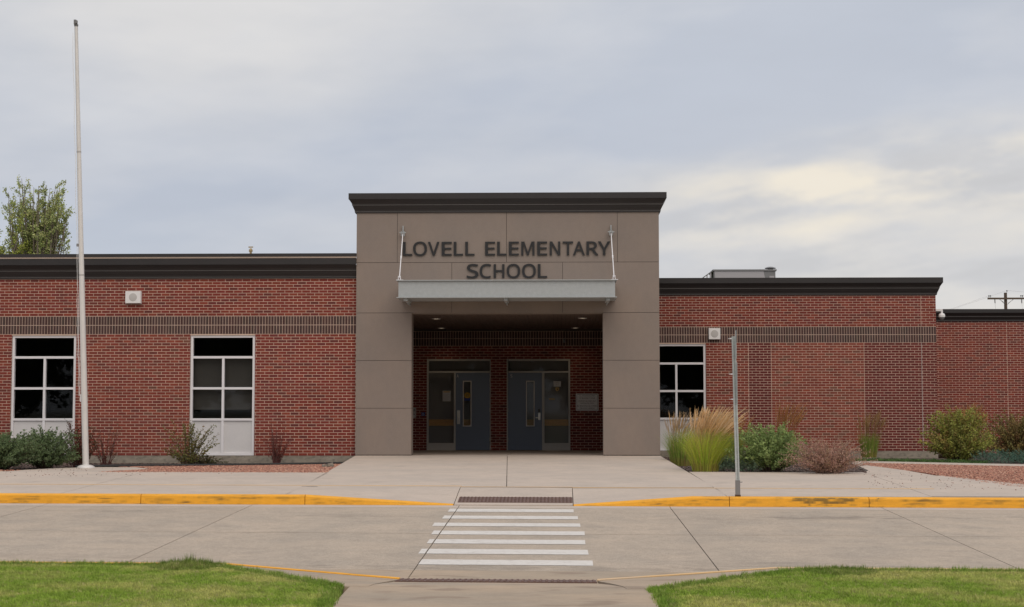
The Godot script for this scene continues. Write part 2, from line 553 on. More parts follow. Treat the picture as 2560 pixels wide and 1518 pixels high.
func cornice(parent: Node, path: Array, y0: float, y1: float, cap := false) -> void:
	var h := y1 - y0
	var o := node("cornice", parent)
	var b := MB.new()
	sweep(b, path, [Vector2(-0.05, y0), Vector2(0.030, y0), Vector2(0.030, y0 + 0.030), Vector2(0.034, y0 + 0.034), Vector2(0.045, y0 + 0.10 * h + 0.03), Vector2(0.062, y0 + 0.24 * h), Vector2(0.085, y0 + 0.37 * h), Vector2(0.085, y0 + 0.385 * h)])
	part("lower_mould", b, M.cornice, o)
	b = MB.new()
	sweep(b, path, [Vector2(0.070, y0 + 0.385 * h), Vector2(0.095, y0 + 0.385 * h), Vector2(0.095, y0 + 0.385 * h + 0.008), Vector2(0.07, y0 + 0.385 * h + 0.008)])
	part("seam", b, M.lip, o)
	b = MB.new()
	sweep(b, path, [Vector2(0.026, y0 + 0.030), Vector2(0.038, y0 + 0.030), Vector2(0.038, y0 + 0.036), Vector2(0.026, y0 + 0.036)])
	part("seam", b, M.lip, o)
	b = MB.new()
	sweep(b, path, [Vector2(0.088, y0 + 0.385 * h + 0.008), Vector2(0.105, y0 + 0.50 * h), Vector2(0.135, y0 + 0.60 * h), Vector2(0.160, y0 + 0.68 * h), Vector2(0.160, y0 + 0.69 * h)])
	part("upper_mould", b, M.cornice, o)
	b = MB.new()
	sweep(b, path, [Vector2(0.12, y0 + 0.69 * h), Vector2(0.168, y0 + 0.69 * h), Vector2(0.168, y1), Vector2(-0.25, y1 + 0.01)])
	part("fascia", b, M.cornice, o)
	if cap:
		b = MB.new()
		sweep(b, path, [Vector2(0.10, y1 + 0.004), Vector2(0.178, y1 + 0.004), Vector2(0.178, y1 + 0.042), Vector2(0.10, y1 + 0.042)])
		part("cap_strip", b, M.tan_strip, o)
		b = MB.new()
		sweep(b, path, [Vector2(0.08, y1 + 0.042), Vector2(0.188, y1 + 0.042), Vector2(0.188, y1 + 0.115), Vector2(-0.3, y1 + 0.13)])
		part("cap", b, M.cornice, o)

# ---------------------------------------------------------------- windows
# x0,x1 outer; ys: sill panel bottom, sill bar, mid bar, transom bar, head (centres / edges)
func window(parent: Node, x0: float, x1: float, z: float, xm: float, shade := false) -> void:
	var o := node("window", parent)
	var w := 0.055
	var y0 := -0.005
	var y1 := 2.83
	var bars := [0.84, 1.575, 2.31]
	var b := MB.new()
	b.box(Vector3(x0, y0, z - 0.09), Vector3(x0 + w, y1, z))
	b.box(Vector3(x1 - w, y0, z - 0.09), Vector3(x1, y1, z))
	b.box(Vector3(x0 + w, y1 - w, z - 0.09), Vector3(x1 - w, y1, z - 0.002))
	b.box(Vector3(x0 + w, y0, z - 0.09), Vector3(x1 - w, y0 + w, z - 0.002))
	for y in bars:
		b.box(Vector3(x0 + w, y - w * 0.5, z - 0.09), Vector3(x1 - w, y + w * 0.5, z - 0.002))
	b.box(Vector3(xm - w * 0.5, y0 + w, z - 0.09), Vector3(xm + w * 0.5, bars[0] - w * 0.5, z - 0.004))
	for k in 2:
		b.box(Vector3(xm - w * 0.5, bars[k] + w * 0.5, z - 0.09), Vector3(xm + w * 0.5, bars[k + 1] - w * 0.5, z - 0.004))
	part("frame", b, M.frame, o)
	for s in [[x0 + w, xm - w * 0.5], [xm + w * 0.5, x1 - w]]:
		b = MB.new()
		b.box(Vector3(s[0], y0 + w, z - 0.06), Vector3(s[1], bars[0] - w * 0.5, z - 0.035))
		part("panel", b, M.white_panel, o)
		for k in 2:
			b = MB.new()
			b.quad(Vector3(s[0], bars[k] + w * 0.5, z - 0.045), Vector3(s[0], bars[k + 1] - w * 0.5, z - 0.045), Vector3(s[1], bars[k + 1] - w * 0.5, z - 0.045), Vector3(s[1], bars[k] + w * 0.5, z - 0.045))
			part("pane", b, M.glass, o)
	b = MB.new()
	b.quad(Vector3(x0 + w, bars[2] + w * 0.5, z - 0.045), Vector3(x0 + w, y1 - w, z - 0.045), Vector3(x1 - w, y1 - w, z - 0.045), Vector3(x1 - w, bars[2] + w * 0.5, z - 0.045))
	part("pane", b, M.glass, o)
	if shade:
		b = MB.new()
		b.box(Vector3(x0 + w, 1.07, z - 0.17), Vector3(x1 - w, 2.30, z - 0.16))
		part("roller_shade", b, M.shade, o)

func speaker(label: String, x0: float, x1: float, y0: float, y1: float, z: float) -> void:
	var o := thing("wall_speaker", label, "speaker", "white speakers on the brick walls", Vector3((x0 + x1) * 0.5, (y0 + y1) * 0.5, z))
	var w := (x1 - x0) * 0.5
	var h := (y1 - y0) * 0.5
	var b := MB.new()
	b.box(Vector3(-w, -h, 0), Vector3(w, h, 0.10))
	b.box(Vector3(-w + 0.008, -h + 0.008, 0.10), Vector3(w - 0.008, h - 0.008, 0.112))
	part("housing", b, M.white_box, o)
	b = MB.new()
	var r := minf(w, h) * 0.62
	for k in 28:
		var a := TAU * k / 28
		var e := TAU * (k + 1) / 28
		b.tri(Vector3(0, 0, 0.121), Vector3(cos(e) * r, sin(e) * r, 0.117), Vector3(cos(a) * r, sin(a) * r, 0.117))
		b.quad(Vector3(cos(a) * r, sin(a) * r, 0.117), Vector3(cos(e) * r, sin(e) * r, 0.117), Vector3(cos(e) * (r + 0.006), sin(e) * (r + 0.006), 0.1125), Vector3(cos(a) * (r + 0.006), sin(a) * (r + 0.006), 0.1125))
	part("grille", b, M.grille, o)

# ---------------------------------------------------------------- the building
const ZL := -0.12      # brick face of the wing with two windows
const ZR := -5.27      # brick face of the wing with one window
const ZB := -10.9      # brick face of the lower wing behind it
const ZD := -7.4       # brick face of the door wall

func left_wing() -> void:
	var o := thing("brick_wing", "long brick wing with two tall windows left of the entrance", "building")
	var holes := [Rect2(-11.79, -0.01, 1.55, 2.84), Rect2(-7.52, -0.01, 1.55, 2.84)]
	var x0 := -15.6
	var x1 := -3.575
	var w := node("wall", o)
	var b := MB.new()
	wall_around(b, x0, x1, -0.01, 4.2, ZL - 0.004, 0.22, holes)
	part("mortar", b, M.mortar, w)
	lay(w, "brick", x0, x1, -0.012, 42, 0.0683, ZL, holes, [], [[-7.5, -12.0, 0.3], [-10.3, -7.4, 0.35]])
	lay(w, "brick", x0, x1, 3.288, 14, 0.0677, ZL, [], [], [])
	lay_soldiers(w, "soldier_brick", x0, x1, 2.858, 3.285, 0.0677, ZL)
	b = MB.new()
	b.box(Vector3(x0, -0.5, ZL - 0.3), Vector3(x1, -0.0125, ZL - 0.004))
	part("foundation", b, M.found, o)
	cornice(o, [Vector2(x0, ZL), Vector2(x1 + 0.002, ZL)], 4.175, 4.64, true)
	b = MB.new()
	b.box(Vector3(x0, 4.2, -9.0), Vector3(x1, 4.5, ZL - 0.02))
	b.box(Vector3(x0, -0.5, -9.0), Vector3(x0 + 0.2, 4.2, ZL - 0.3))
	b.box(Vector3(x0, -0.5, -9.2), Vector3(x1, 4.2, -9.0))
	part("roof", b, M.roof, o)
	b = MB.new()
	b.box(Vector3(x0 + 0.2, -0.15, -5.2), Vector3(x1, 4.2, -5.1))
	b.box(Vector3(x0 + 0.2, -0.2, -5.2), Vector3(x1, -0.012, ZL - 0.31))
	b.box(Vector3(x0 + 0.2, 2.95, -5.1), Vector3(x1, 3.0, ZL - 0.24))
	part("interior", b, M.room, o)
	window(o, -11.78, -10.25, ZL - 0.03, -11.0)
	window(o, -7.51, -5.98, ZL - 0.03, -6.735, true)
	speaker("white square speaker high on the wing with two windows", -9.06, -8.69, 3.585, 3.875, ZL)
	var v := thing("roof_vent", "small brass-topped pipe standing above the left wing's roof edge", "vent", "", Vector3(-6.86, 4.5, -4.0))
	b = MB.new()
	b.tube([Vector3.ZERO, Vector3(0, 0.72, 0)], [0.03, 0.03], 10)
	part("pipe", b, M.brass, v)
	b = MB.new()
	b.lathe(Vector3(0, 0.70, 0), [Vector2(0.03, 0), Vector2(0.05, 0.01), Vector2(0.05, 0.06), Vector2(0.03, 0.08), Vector2(0.02, 0.10)], 12)
	b.bar(Vector3(-0.06, 0.83, 0), Vector3(0.06, 0.83, 0), 0.02, 0.03)
	part("cap", b, M.brass, v)

func right_wing() -> void:
	var o := thing("brick_wing", "brick wing with one window right of the entrance", "building")
	var holes := [Rect2(3.55, -0.01, 1.58, 2.84)]
	var x0 := 3.0
	var x1 := 11.235
	var w := node("wall", o)
	var b := MB.new()
	wall_around(b, x0, x1, -0.01, 4.15, ZR - 0.004, 0.22, holes)
	b.box(Vector3(x1 - 0.22, -0.01, ZB), Vector3(x1 - 0.004, 4.15, ZR - 0.23))
	part("mortar", b, M.mortar, w)
	var js := [6.26, 6.86, 9.32, 10.84]
	lay(w, "brick", x0, x1, -0.012, 42, 0.0683, ZR, holes, js, [[6.86, 9.32, 1.0], [5.1, 6.26, 0.4], [6.26, 6.86, -1.0], [9.32, 11.3, -0.8]])
	lay(w, "brick", x0, x1, 3.288, 13, 0.0677, ZR, [], [10.84], [])
	lay_soldiers(w, "soldier_brick", x0, x1, 2.858, 3.285, 0.0677, ZR)
	lay(w, "brick", ZB + 0.02, ZR - 0.035, -0.012, 61, 0.0683, x1, [], [], [], 1, 0)
	b = MB.new()
	b.box(Vector3(x0, -0.5, ZB), Vector3(x1 - 0.004, -0.0125, ZR - 0.004))
	part("foundation", b, M.found, o)
	for j in js:
		b = MB.new()
		b.box(Vector3(j - 0.0055, -0.01, ZR - 0.0035), Vector3(j + 0.0055, 2.855, ZR - 0.0012))
		part("control_joint", b, M.grille if j > 10 else M.mortar, o)
	cornice(o, [Vector2(3.0, ZR), Vector2(x1, ZR), Vector2(x1, ZB)], 4.125, 4.585)
	b = MB.new()
	b.box(Vector3(x0, 4.15, -12.0), Vector3(x1 - 0.05, 4.5, ZR - 0.02))
	b.box(Vector3(x0, -0.5, -12.0), Vector3(x1 - 0.3, 4.15, -11.8))
	part("roof", b, M.roof, o)
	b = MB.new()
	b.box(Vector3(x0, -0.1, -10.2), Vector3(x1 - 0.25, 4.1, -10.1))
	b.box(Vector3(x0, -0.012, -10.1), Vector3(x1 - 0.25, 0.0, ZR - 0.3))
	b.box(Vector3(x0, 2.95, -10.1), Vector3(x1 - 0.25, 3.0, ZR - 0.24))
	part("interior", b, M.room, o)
	window(o, 3.56, 5.12, ZR - 0.03, 4.34)
	speaker("white square speaker on the dark brick band above the right window", 5.20, 5.505, 2.945, 3.245, ZR)

func back_wing() -> void:
	var o := thing("brick_wing", "lower brick wing set back at the right edge", "building")
	var w := node("wall", o)
	var b := MB.new()
	b.box(Vector3(11.3, -0.6, ZB - 0.3), Vector3(22.0, 3.76, ZB - 0.004))
	part("mortar", b, M.mortar, w)
	lay(w, "brick", 11.3, 19.0, -0.2, 58, 0.0683, ZB, [], [14.66], [])
	cornice(o, [Vector2(11.2, ZB), Vector2(22.0, ZB)], 3.735, 4.10)
	b = MB.new()
	b.box(Vector3(11.3, 3.76, -20.0), Vector3(22.0, 4.0, ZB - 0.02))
	b.box(Vector3(21.8, -0.6, -20.0), Vector3(22.0, 3.76, ZB - 0.3))
	part("roof", b, M.roof, o)
	var c := thing("security_camera", "white dome camera hanging from an arm at the wing's corner", "camera", "", Vector3(11.237, 3.60, -5.42))
	b = MB.new()
	b.bar(Vector3(0.0, 0.13, 0), Vector3(0.21, 0.13, 0), 0.05, 0.055)
	b.tube([Vector3(0.19, 0.14, 0), Vector3(0.19, 0.02, 0)], [0.03, 0.03], 10)
	part("arm", b, M.white_box, c)
	b = MB.new()
	b.lathe(Vector3(0.19, 0, 0), [Vector2(0.0, 0.05), Vector2(0.06, 0.04), Vector2(0.085, 0.0), Vector2(0.085, -0.05), Vector2(0.08, -0.06)], 18)
	part("housing", b, M.white_box, c)
	b = MB.new()
	b.lathe(Vector3(0.19, 0, 0), [Vector2(0.07, -0.06), Vector2(0.065, -0.09), Vector2(0.04, -0.12), Vector2(0.0, -0.13)], 18)
	part("dome", b, M.hvac, c)

func portico() -> void:
	var o := thing("entrance_portico", "tall taupe panelled entrance portico with dark cornice", "building")
	var b := MB.new()
	# the frame behind the panels
	for s in [[-3.56, -2.26], [2.25, 3.56]]:
		b.box(Vector3(s[0], -0.02, -0.45), Vector3(s[1], 3.35, -0.022))
	b.box(Vector3(-3.56, 3.352, -0.45), Vector3(3.56, 5.75, -0.022))
	part("backing", b, M.panel_back, o)
	var rows := [
		[4.535, 5.76, [-3.57, -2.6, -0.02, 2.59, 3.57]], [3.345, 4.535, [-3.57, -1.31, 1.3, 3.57]],
		[2.225, 3.345, [-3.57, -2.25]], [1.105, 2.225, [-3.57, -2.25]], [0.012, 1.105, [-3.57, -2.25]],
		[2.225, 3.345, [2.24, 3.57]], [1.105, 2.225, [2.24, 3.57]], [0.012, 1.105, [2.24, 3.57]]]
	for r in rows:
		for k in r[2].size() - 1:
			b = MB.new()
			var a: float = r[2][k]
			var e: float = r[2][k + 1]
			b.box(Vector3(a + 0.0045, r[0] + 0.0045, -0.022), Vector3(e - 0.0045, r[1] - 0.0045, rng.randf_range(-0.0012, 0.0012)), tone(0.025))
			part("panel", b, M.panel, o)
	for s in [-1.0, 1.0]:       # inner and outer returns
		var xi := -2.256 if s < 0 else 2.246
		for r in rows.slice(2, 5):
			b = MB.new()
			b.box(Vector3(xi - 0.004, r[0] + 0.0045, -0.45), Vector3(xi + 0.006, r[1] - 0.0045, -0.023), tone(0.02))
			part("panel", b, M.panel, o)
		b = MB.new()
		b.box(Vector3(s * 3.565 - 0.01, -0.2, -7.4), Vector3(s * 3.565 + 0.01, 5.74, -0.46))
		part("side_panel", b, M.panel, o)
	b = MB.new()
	b.box(Vector3(-2.25, 3.33, -0.45), Vector3(2.24, 3.349, -0.024))
	part("head_trim", b, M.panel, o)
	cornice(o, [Vector2(-3.575, -6.0), Vector2(-3.575, 0.0), Vector2(3.575, 0.0), Vector2(3.575, -6.0)], 5.715, 6.165)
	b = MB.new()
	b.box(Vector3(-3.56, 5.752, -7.5), Vector3(3.56, 5.9, -0.03))
	b.box(Vector3(-3.56, -0.2, -7.75), Vector3(3.56, 5.75, -7.65))
	part("roof", b, M.roof, o)
	# soffit boards
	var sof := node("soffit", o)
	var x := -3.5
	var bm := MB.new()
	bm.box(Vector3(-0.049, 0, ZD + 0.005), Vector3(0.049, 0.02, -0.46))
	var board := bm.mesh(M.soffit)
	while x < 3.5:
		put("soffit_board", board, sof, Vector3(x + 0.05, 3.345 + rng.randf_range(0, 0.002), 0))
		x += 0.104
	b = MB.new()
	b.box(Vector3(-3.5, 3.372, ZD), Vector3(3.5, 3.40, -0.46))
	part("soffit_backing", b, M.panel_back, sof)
	# door wall
	var holes := [Rect2(-2.503, -0.2, 1.794, 2.703), Rect2(-0.257, -0.2, 1.78, 2.708)]
	var w := node("wall", o)
	b = MB.new()
	wall_around(b, -3.55, 3.55, -0.2, 3.36, ZD - 0.004, 0.2, holes)
	part("mortar", b, M.mortar, w)
	lay(w, "brick", -3.5, 3.5, -0.06, 39, 0.0751, ZD, holes, [], [])
	lay_soldiers(w, "soldier_brick", -3.5, 3.5, 2.872, 3.285, 0.0751, ZD)
	b = MB.new()
	b.box(Vector3(-3.5, 3.288, ZD - 0.003), Vector3(3.5, 3.343, ZD + 0.012))
	part("head_strip", b, M.panel_back, w)
	lay(w, "brick", -7.36, -0.5, -0.06, 44, 0.0751, -3.5, [], [], [], 1, 0)
	b = MB.new()
	b.box(Vector3(-3.56, -0.2, -7.4), Vector3(-3.504, 3.34, -0.46))
	b.box(Vector3(3.51, -0.2, -7.4), Vector3(3.555, 3.34, -0.46))
	part("mortar", b, M.mortar, w)
	# vestibule behind the doors
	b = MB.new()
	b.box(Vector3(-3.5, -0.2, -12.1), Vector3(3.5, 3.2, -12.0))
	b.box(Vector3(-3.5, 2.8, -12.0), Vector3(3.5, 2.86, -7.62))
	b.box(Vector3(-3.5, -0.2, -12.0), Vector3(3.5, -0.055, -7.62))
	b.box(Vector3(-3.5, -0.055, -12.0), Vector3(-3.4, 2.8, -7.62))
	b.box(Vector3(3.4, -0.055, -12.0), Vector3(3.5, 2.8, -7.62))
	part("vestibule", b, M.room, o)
	b = MB.new()
	for xx in [-2.45, -1.3, -0.1, 1.1, 2.3]:
		b.box(Vector3(xx, -0.05, -10.05), Vector3(xx + 0.06, 2.4, -9.99))
	for yy in [0.45, 1.05, 2.08]:
		b.box(Vector3(-2.4, yy, -10.04), Vector3(2.3, yy + 0.07, -10.0))
	part("inner_frame", b, M.white_box, o)
	doors(o)

func door_set(parent: Node, called: String, x0: float, x1: float, d0: float, d1: float, letter: String, left_side: bool) -> void:
	var o := node(called, parent)
	var y0 := -0.055
	var y1 := 2.503
	var w := 0.05
	var z := ZD + 0.02
	var s0 := x0 + w if left_side else d1 + 0.065
	var s1 := d0 - 0.05 if left_side else x1 - w
	var b := MB.new()
	b.box(Vector3(x0, y0, z - 0.14), Vector3(x0 + (w if left_side else 0.03), y1, z))
	b.box(Vector3(x1 - (0.022 if left_side else w), y0, z - 0.14), Vector3(x1, y1, z))
	b.box(Vector3(x0 + w, y1 - w, z - 0.14), Vector3(x1 - 0.03, y1, z - 0.002))
	b.box(Vector3(x0 + w, 2.118, z - 0.14), Vector3(x1 - 0.03, 2.165, z - 0.002))
	b.box(Vector3(minf(s1, d1), y0, z - 0.14) if left_side else Vector3(d1, y0, z - 0.14), Vector3(d0, 2.118, z - 0.003) if left_side else Vector3(s0, 2.118, z - 0.003))
	b.box(Vector3(s0, y0, z - 0.13), Vector3(s1, 0.115, z - 0.02))
	b.box(Vector3(s0, 0.115, z - 0.13), Vector3(s1, 0.15, z - 0.005))
	part("frame", b, M.door_frame, o)
	b = MB.new()
	b.quad(Vector3(s0, 0.15, z - 0.06), Vector3(s0, 2.118, z - 0.06), Vector3(s1, 2.118, z - 0.06), Vector3(s1, 0.15, z - 0.06))
	part("sidelight_pane", b, M.glass, o)
	b = MB.new()
	b.quad(Vector3(x0 + w, 2.165, z - 0.06), Vector3(x0 + w, y1 - w, z - 0.06), Vector3(x1 - 0.03, y1 - w, z - 0.06), Vector3(x1 - 0.03, 2.165, z - 0.06))
	part("transom_pane", b, M.glass, o)
	# leaf with a narrow glazed light
	var l0 := d0 + 0.205 if left_side else d0 + 0.512
	var l1 := l0 + 0.24
	var ly0 := 0.615
	var ly1 := 1.892
	var leaf := node("door", o)
	b = MB.new()
	b.box(Vector3(d0 + 0.004, y0 + 0.012, z - 0.055), Vector3(l0 + 0.02, 2.114, z - 0.01))
	b.box(Vector3(l1 - 0.02, y0 + 0.012, z - 0.055), Vector3(d1 - 0.004, 2.114, z - 0.01))
	b.box(Vector3(l0 + 0.02, y0 + 0.012, z - 0.055), Vector3(l1 - 0.02, ly0 + 0.02, z - 0.01))
	b.box(Vector3(l0 + 0.02, ly1 - 0.02, z - 0.055), Vector3(l1 - 0.02, 2.114, z - 0.01))
	part("leaf", b, M.door, leaf)
	b = MB.new()
	b.box(Vector3(l0, ly0, z - 0.012), Vector3(l0 + 0.024, ly1, z + 0.004))
	b.box(Vector3(l1 - 0.024, ly0, z - 0.012), Vector3(l1, ly1, z + 0.004))
	b.box(Vector3(l0 + 0.024, ly0, z - 0.012), Vector3(l1 - 0.024, ly0 + 0.024, z + 0.003))
	b.box(Vector3(l0 + 0.024, ly1 - 0.024, z - 0.012), Vector3(l1 - 0.024, ly1, z + 0.003))
	part("light_trim", b, M.lite_frame, leaf)
	b = MB.new()
	b.quad(Vector3(l0 + 0.02, ly0 + 0.02, z - 0.03), Vector3(l0 + 0.02, ly1 - 0.02, z - 0.03), Vector3(l1 - 0.02, ly1 - 0.02, z - 0.03), Vector3(l1 - 0.02, ly0 + 0.02, z - 0.03))
	part("pane", b, M.glass, leaf)
	b = MB.new()
	if left_side:
		b.box(Vector3(d0 + 0.042, 0.68, z - 0.01), Vector3(d0 + 0.125, 1.062, z + 0.004))
		part("handle_plate", b, M.metal, leaf)
		b = MB.new()
		b.tube([Vector3(d0 + 0.085, 0.74, z), Vector3(d0 + 0.085, 0.74, z + 0.05), Vector3(d0 + 0.085, 0.87, z + 0.05), Vector3(d0 + 0.085, 0.87, z)], [0.011, 0.011, 0.011, 0.011], 8)
		part("handle", b, M.metal, leaf)
	else:
		b.box(Vector3(d1 - 0.115, 0.80, z - 0.01), Vector3(d1 - 0.05, 0.995, z + 0.012))
		b.bar(Vector3(d1 - 0.19, 0.86, z + 0.05), Vector3(d1 - 0.07, 0.86, z + 0.05), 0.022, 0.022)
		b.bar(Vector3(d1 - 0.08, 0.86, z), Vector3(d1 - 0.08, 0.86, z + 0.05), 0.025, 0.025)
		part("lever", b, M.metal, leaf)
		b = MB.new()
		b.box(Vector3(d1 - 0.112, 1.01, z - 0.01), Vector3(d1 - 0.054, 1.10, z + 0.008))
		part("card_reader", b, M.dark_metal, leaf)
	var hx := d1 - 0.004 if left_side else d0 + 0.004
	for hy in [0.2, 1.02, 1.87]:
		b = MB.new()
		b.tube([Vector3(hx, hy, z + 0.002), Vector3(hx, hy + 0.11, z + 0.002)], [0.010, 0.010], 8)
		part("hinge", b, M.metal, leaf)
	var lx := d0 + 0.055 if left_side else d0 + 0.10
	put_text("door_letter", letter, leaf, lx - 0.026, lx + 0.026, 1.984, 2.07, z - 0.0095, 0.003, M.white_box)

func put_text(called: String, txt: String, parent: Node, x0: float, x1: float, y0: float, y1: float, z: float, depth: float, mat: Material) -> MeshInstance3D:
	var f := SystemFont.new()
	f.font_names = PackedStringArray(["Droid Sans"])
	var t := TextMesh.new()
	var fv := FontVariation.new()
	fv.base_font = f
	fv.variation_embolden = 0.35 if called == "letter" else 0.0
	t.font = fv
	t.text = txt
	t.font_size = 64
	t.pixel_size = 0.01
	t.depth = 0.1
	t.curve_step = 1.0
	t.horizontal_alignment = HORIZONTAL_ALIGNMENT_LEFT
	t.vertical_alignment = VERTICAL_ALIGNMENT_BOTTOM
	t.material = mat
	var a := t.get_aabb()
	var o := put(called, t, parent)
	var s := Vector3((x1 - x0) / a.size.x, (y1 - y0) / a.size.y, depth / a.size.z)
	o.transform = Transform3D(Basis().scaled(s), Vector3(x0 - a.position.x * s.x, y0 - a.position.y * s.y, z - a.position.z * s.z))
	return o

func doors(o: Node) -> void:
	door_set(o, "entrance_door_set", -2.503, -0.709, -1.692, -0.731, "A", true)
	door_set(o, "entrance_door_set", -0.257, 1.523, -0.227, 0.735, "S", false)

func doorway_things() -> void:
	var z := ZD
	# notices behind and on the glass
	var b := MB.new()
	var gz := ZD + 0.02 - 0.055
	var n := thing("paper_notice", "white letter-size notice with orange heading in the left sidelight", "notice", "", Vector3(-1.95, 1.315, gz))
	b.box(Vector3(-0.115, 0, 0), Vector3(0.115, 0.30, 0.002))
	part("sheet", b, M.paper, n)
	b = MB.new()
	b.box(Vector3(-0.09, 0.25, 0.002), Vector3(0.09, 0.285, 0.0035))
	part("heading", b, M.tan_paper, n)
	b = MB.new()
	for k in 7:
		b.box(Vector3(-0.09, 0.03 + k * 0.027, 0.002), Vector3(0.09 - 0.02 * (k % 3), 0.038 + k * 0.027, 0.0035))
	part("print", b, M.grille, n)
	n = thing("round_sticker", "yellow round sticker over a blue strip in the left door's narrow window", "sticker", "", Vector3(-1.365, 1.485, ZD - 0.006))
	b = MB.new()
	b.lathe(Vector3.ZERO, [Vector2(0.082, 0), Vector2(0.082, 0.002), Vector2(0, 0.002)], 24)
	part("disc", b, M.gold, n).rotation.x = PI / 2
	b = MB.new()
	for k in 3:
		b.box(Vector3(-0.05, -0.035 + k * 0.03, 0.002), Vector3(0.05, -0.025 + k * 0.03, 0.0035))
	part("print", b, M.sign_text, n)
	b = MB.new()
	b.box(Vector3(-0.085, -0.155, 0), Vector3(0.085, -0.088, 0.002))
	part("strip", b, M.blue, n)
	n = thing("paper_notice", "small white notice high in the right sidelight", "notice", "", Vector3(1.158, 1.725, gz))
	b = MB.new()
	b.box(Vector3(-0.107, 0, 0), Vector3(0.107, 0.157, 0.002))
	part("sheet", b, M.paper, n)
	b = MB.new()
	b.lathe(Vector3(0, 0.0025, -0.09), [Vector2(0.045, 0), Vector2(0.045, 0.001), Vector2(0.032, 0.001), Vector2(0.032, 0)], 20)
	part("print", b, M.grille, n).rotation.x = PI / 2
	n = thing("shield_sticker", "small orange shield sticker under the notice in the right sidelight", "sticker", "", Vector3(1.159, 1.655, gz))
	b = MB.new()
	var sh := [Vector2(-0.05, 0.045), Vector2(0, 0.055), Vector2(0.05, 0.045), Vector2(0.048, -0.01), Vector2(0.03, -0.04), Vector2(0, -0.06), Vector2(-0.03, -0.04), Vector2(-0.048, -0.01)]
	for k in sh.size():
		var p: Vector2 = sh[k]
		var q: Vector2 = sh[(k + 1) % sh.size()]
		b.tri(Vector3(0, 0, 0.002), Vector3(p.x, p.y, 0.002), Vector3(q.x, q.y, 0.002))
		b.quad(Vector3(p.x, p.y, 0.002), Vector3(p.x, p.y, 0), Vector3(q.x, q.y, 0), Vector3(q.x, q.y, 0.002))
	part("shield", b, M.tan_paper, n)
	b = MB.new()
	b.box(Vector3(-0.012, -0.02, 0.002), Vector3(0.012, 0.02, 0.0035))
	part("print", b, M.sign_text, n)
	n = thing("paper_label", "small tan label stuck in the middle of the right sidelight", "label", "", Vector3(1.01, 1.38, gz))
	b = MB.new()
	b.box(Vector3(-0.075, -0.022, 0), Vector3(0.075, 0.022, 0.002))
	part("sheet", b, M.tan_paper, n)
	b = MB.new()
	b.box(Vector3(-0.06, -0.004, 0.002), Vector3(0.06, 0.004, 0.0032))
	part("print", b, M.rust, n)
	# wooden rail and poster inside
	n = thing("wooden_rail", "orange wooden rail seen low inside through the sidelights", "rail", "", Vector3(0, 0, -7.66))
	b = MB.new()
	b.box(Vector3(-2.9, 0.63, -0.02), Vector3(2.2, 0.81, 0.02))
	part("board", b, M.wood, n)
	for x in [-2.8, -0.5, 2.1]:
		b = MB.new()
		b.box(Vector3(x - 0.03, -0.055, -0.08), Vector3(x + 0.03, 0.75, -0.021))
		part("post", b, M.wood, n)
	n = thing("wall_poster", "blue poster inside, seen through the right door's narrow window", "poster", "", Vector3(0.36, 1.95, -9.2))
	b = MB.new()
	b.box(Vector3(-0.3, -0.12, 0), Vector3(0.3, 0.12, 0.01))
	part("sheet", b, M.cyan, n)
	b = MB.new()
	b.box(Vector3(-0.3, 0.05, 0.01), Vector3(0.3, 0.10, 0.013))
	part("heading", b, M.blue, n)
	# the visitors' sign
	n = thing("visitor_sign", "grey rounded metal notice sign on the brick beside the right door", "sign", "", Vector3(1.997, 1.29, z))
	b = MB.new()
	var hw := 0.319
	var hh := 0.2425
	b.box(Vector3(-hw + 0.03, -hh, 0.002), Vector3(hw - 0.03, hh, 0.008))
	b.box(Vector3(-hw, -hh + 0.03, 0.002), Vector3(-hw + 0.03, hh - 0.03, 0.008))
	b.box(Vector3(hw - 0.03, -hh + 0.03, 0.002), Vector3(hw, hh - 0.03, 0.008))
	for q in [Vector2(1, 1), Vector2(1, -1), Vector2(-1, 1), Vector2(-1, -1)]:
		var cc := Vector3(q.x * (hw - 0.03), q.y * (hh - 0.03), 0.008)
		for k in 5:
			var a0 := PI / 2 * k / 5
			var a1 := PI / 2 * (k + 1) / 5
			b.tri(cc, cc + Vector3(cos(a0) * q.x, sin(a0) * q.y, 0) * 0.03, cc + Vector3(cos(a1) * q.x, sin(a1) * q.y, 0) * 0.03)
	part("plate", b, M.sign_face, n)
	b = MB.new()
	for s in [-1.0, 1.0]:
		b.box(Vector3(-hw + 0.035, s * (hh - 0.026) - 0.004, 0.008), Vector3(hw - 0.035, s * (hh - 0.026) + 0.004, 0.010))
		b.box(Vector3(s * (hw - 0.03) - 0.004, -hh + 0.030, 0.008), Vector3(s * (hw - 0.03) + 0.004, hh - 0.030, 0.010))
	part("border", b, M.sign_text, n)
	var lines := [["ALL VISITORS REQUIRED", 0.44, 0.175], ["TO REGISTER AT OFFICE", 0.44, 0.113], ["STUDENTS RELEASED ONLY", 0.50, 0.032], ["THROUGH THE OFFICE", 0.39, -0.028], ["NO TRESPASSING OR LOITERING", 0.555, -0.105], ["ON SCHOOL PREMISES", 0.41, -0.168]]
	for l in lines:
		put_text("text_line", l[0], n, -l[1] * 0.5, l[1] * 0.5, l[2] - 0.018, l[2] + 0.018, 0.008, 0.002, M.sign_text)
	# accessible-entrance symbol, push plate, band camera
	n = thing("access_button", "small wheelchair symbol plate on the brick left of the doors", "sign", "", Vector3(-2.604, 0.956, z))
	b = MB.new()
	b.box(Vector3(-0.05, -0.05, 0.001), Vector3(0.05, 0.05, 0.012))
	part("plate", b, M.blue, n)
	b = MB.new()
	b.lathe(Vector3(0, 0, 0), [Vector2(0.030, 0), Vector2(0.030, 0.002), Vector2(0.022, 0.002), Vector2(0.022, 0)], 16)
	var ring := part("wheel", b, M.paper, n)
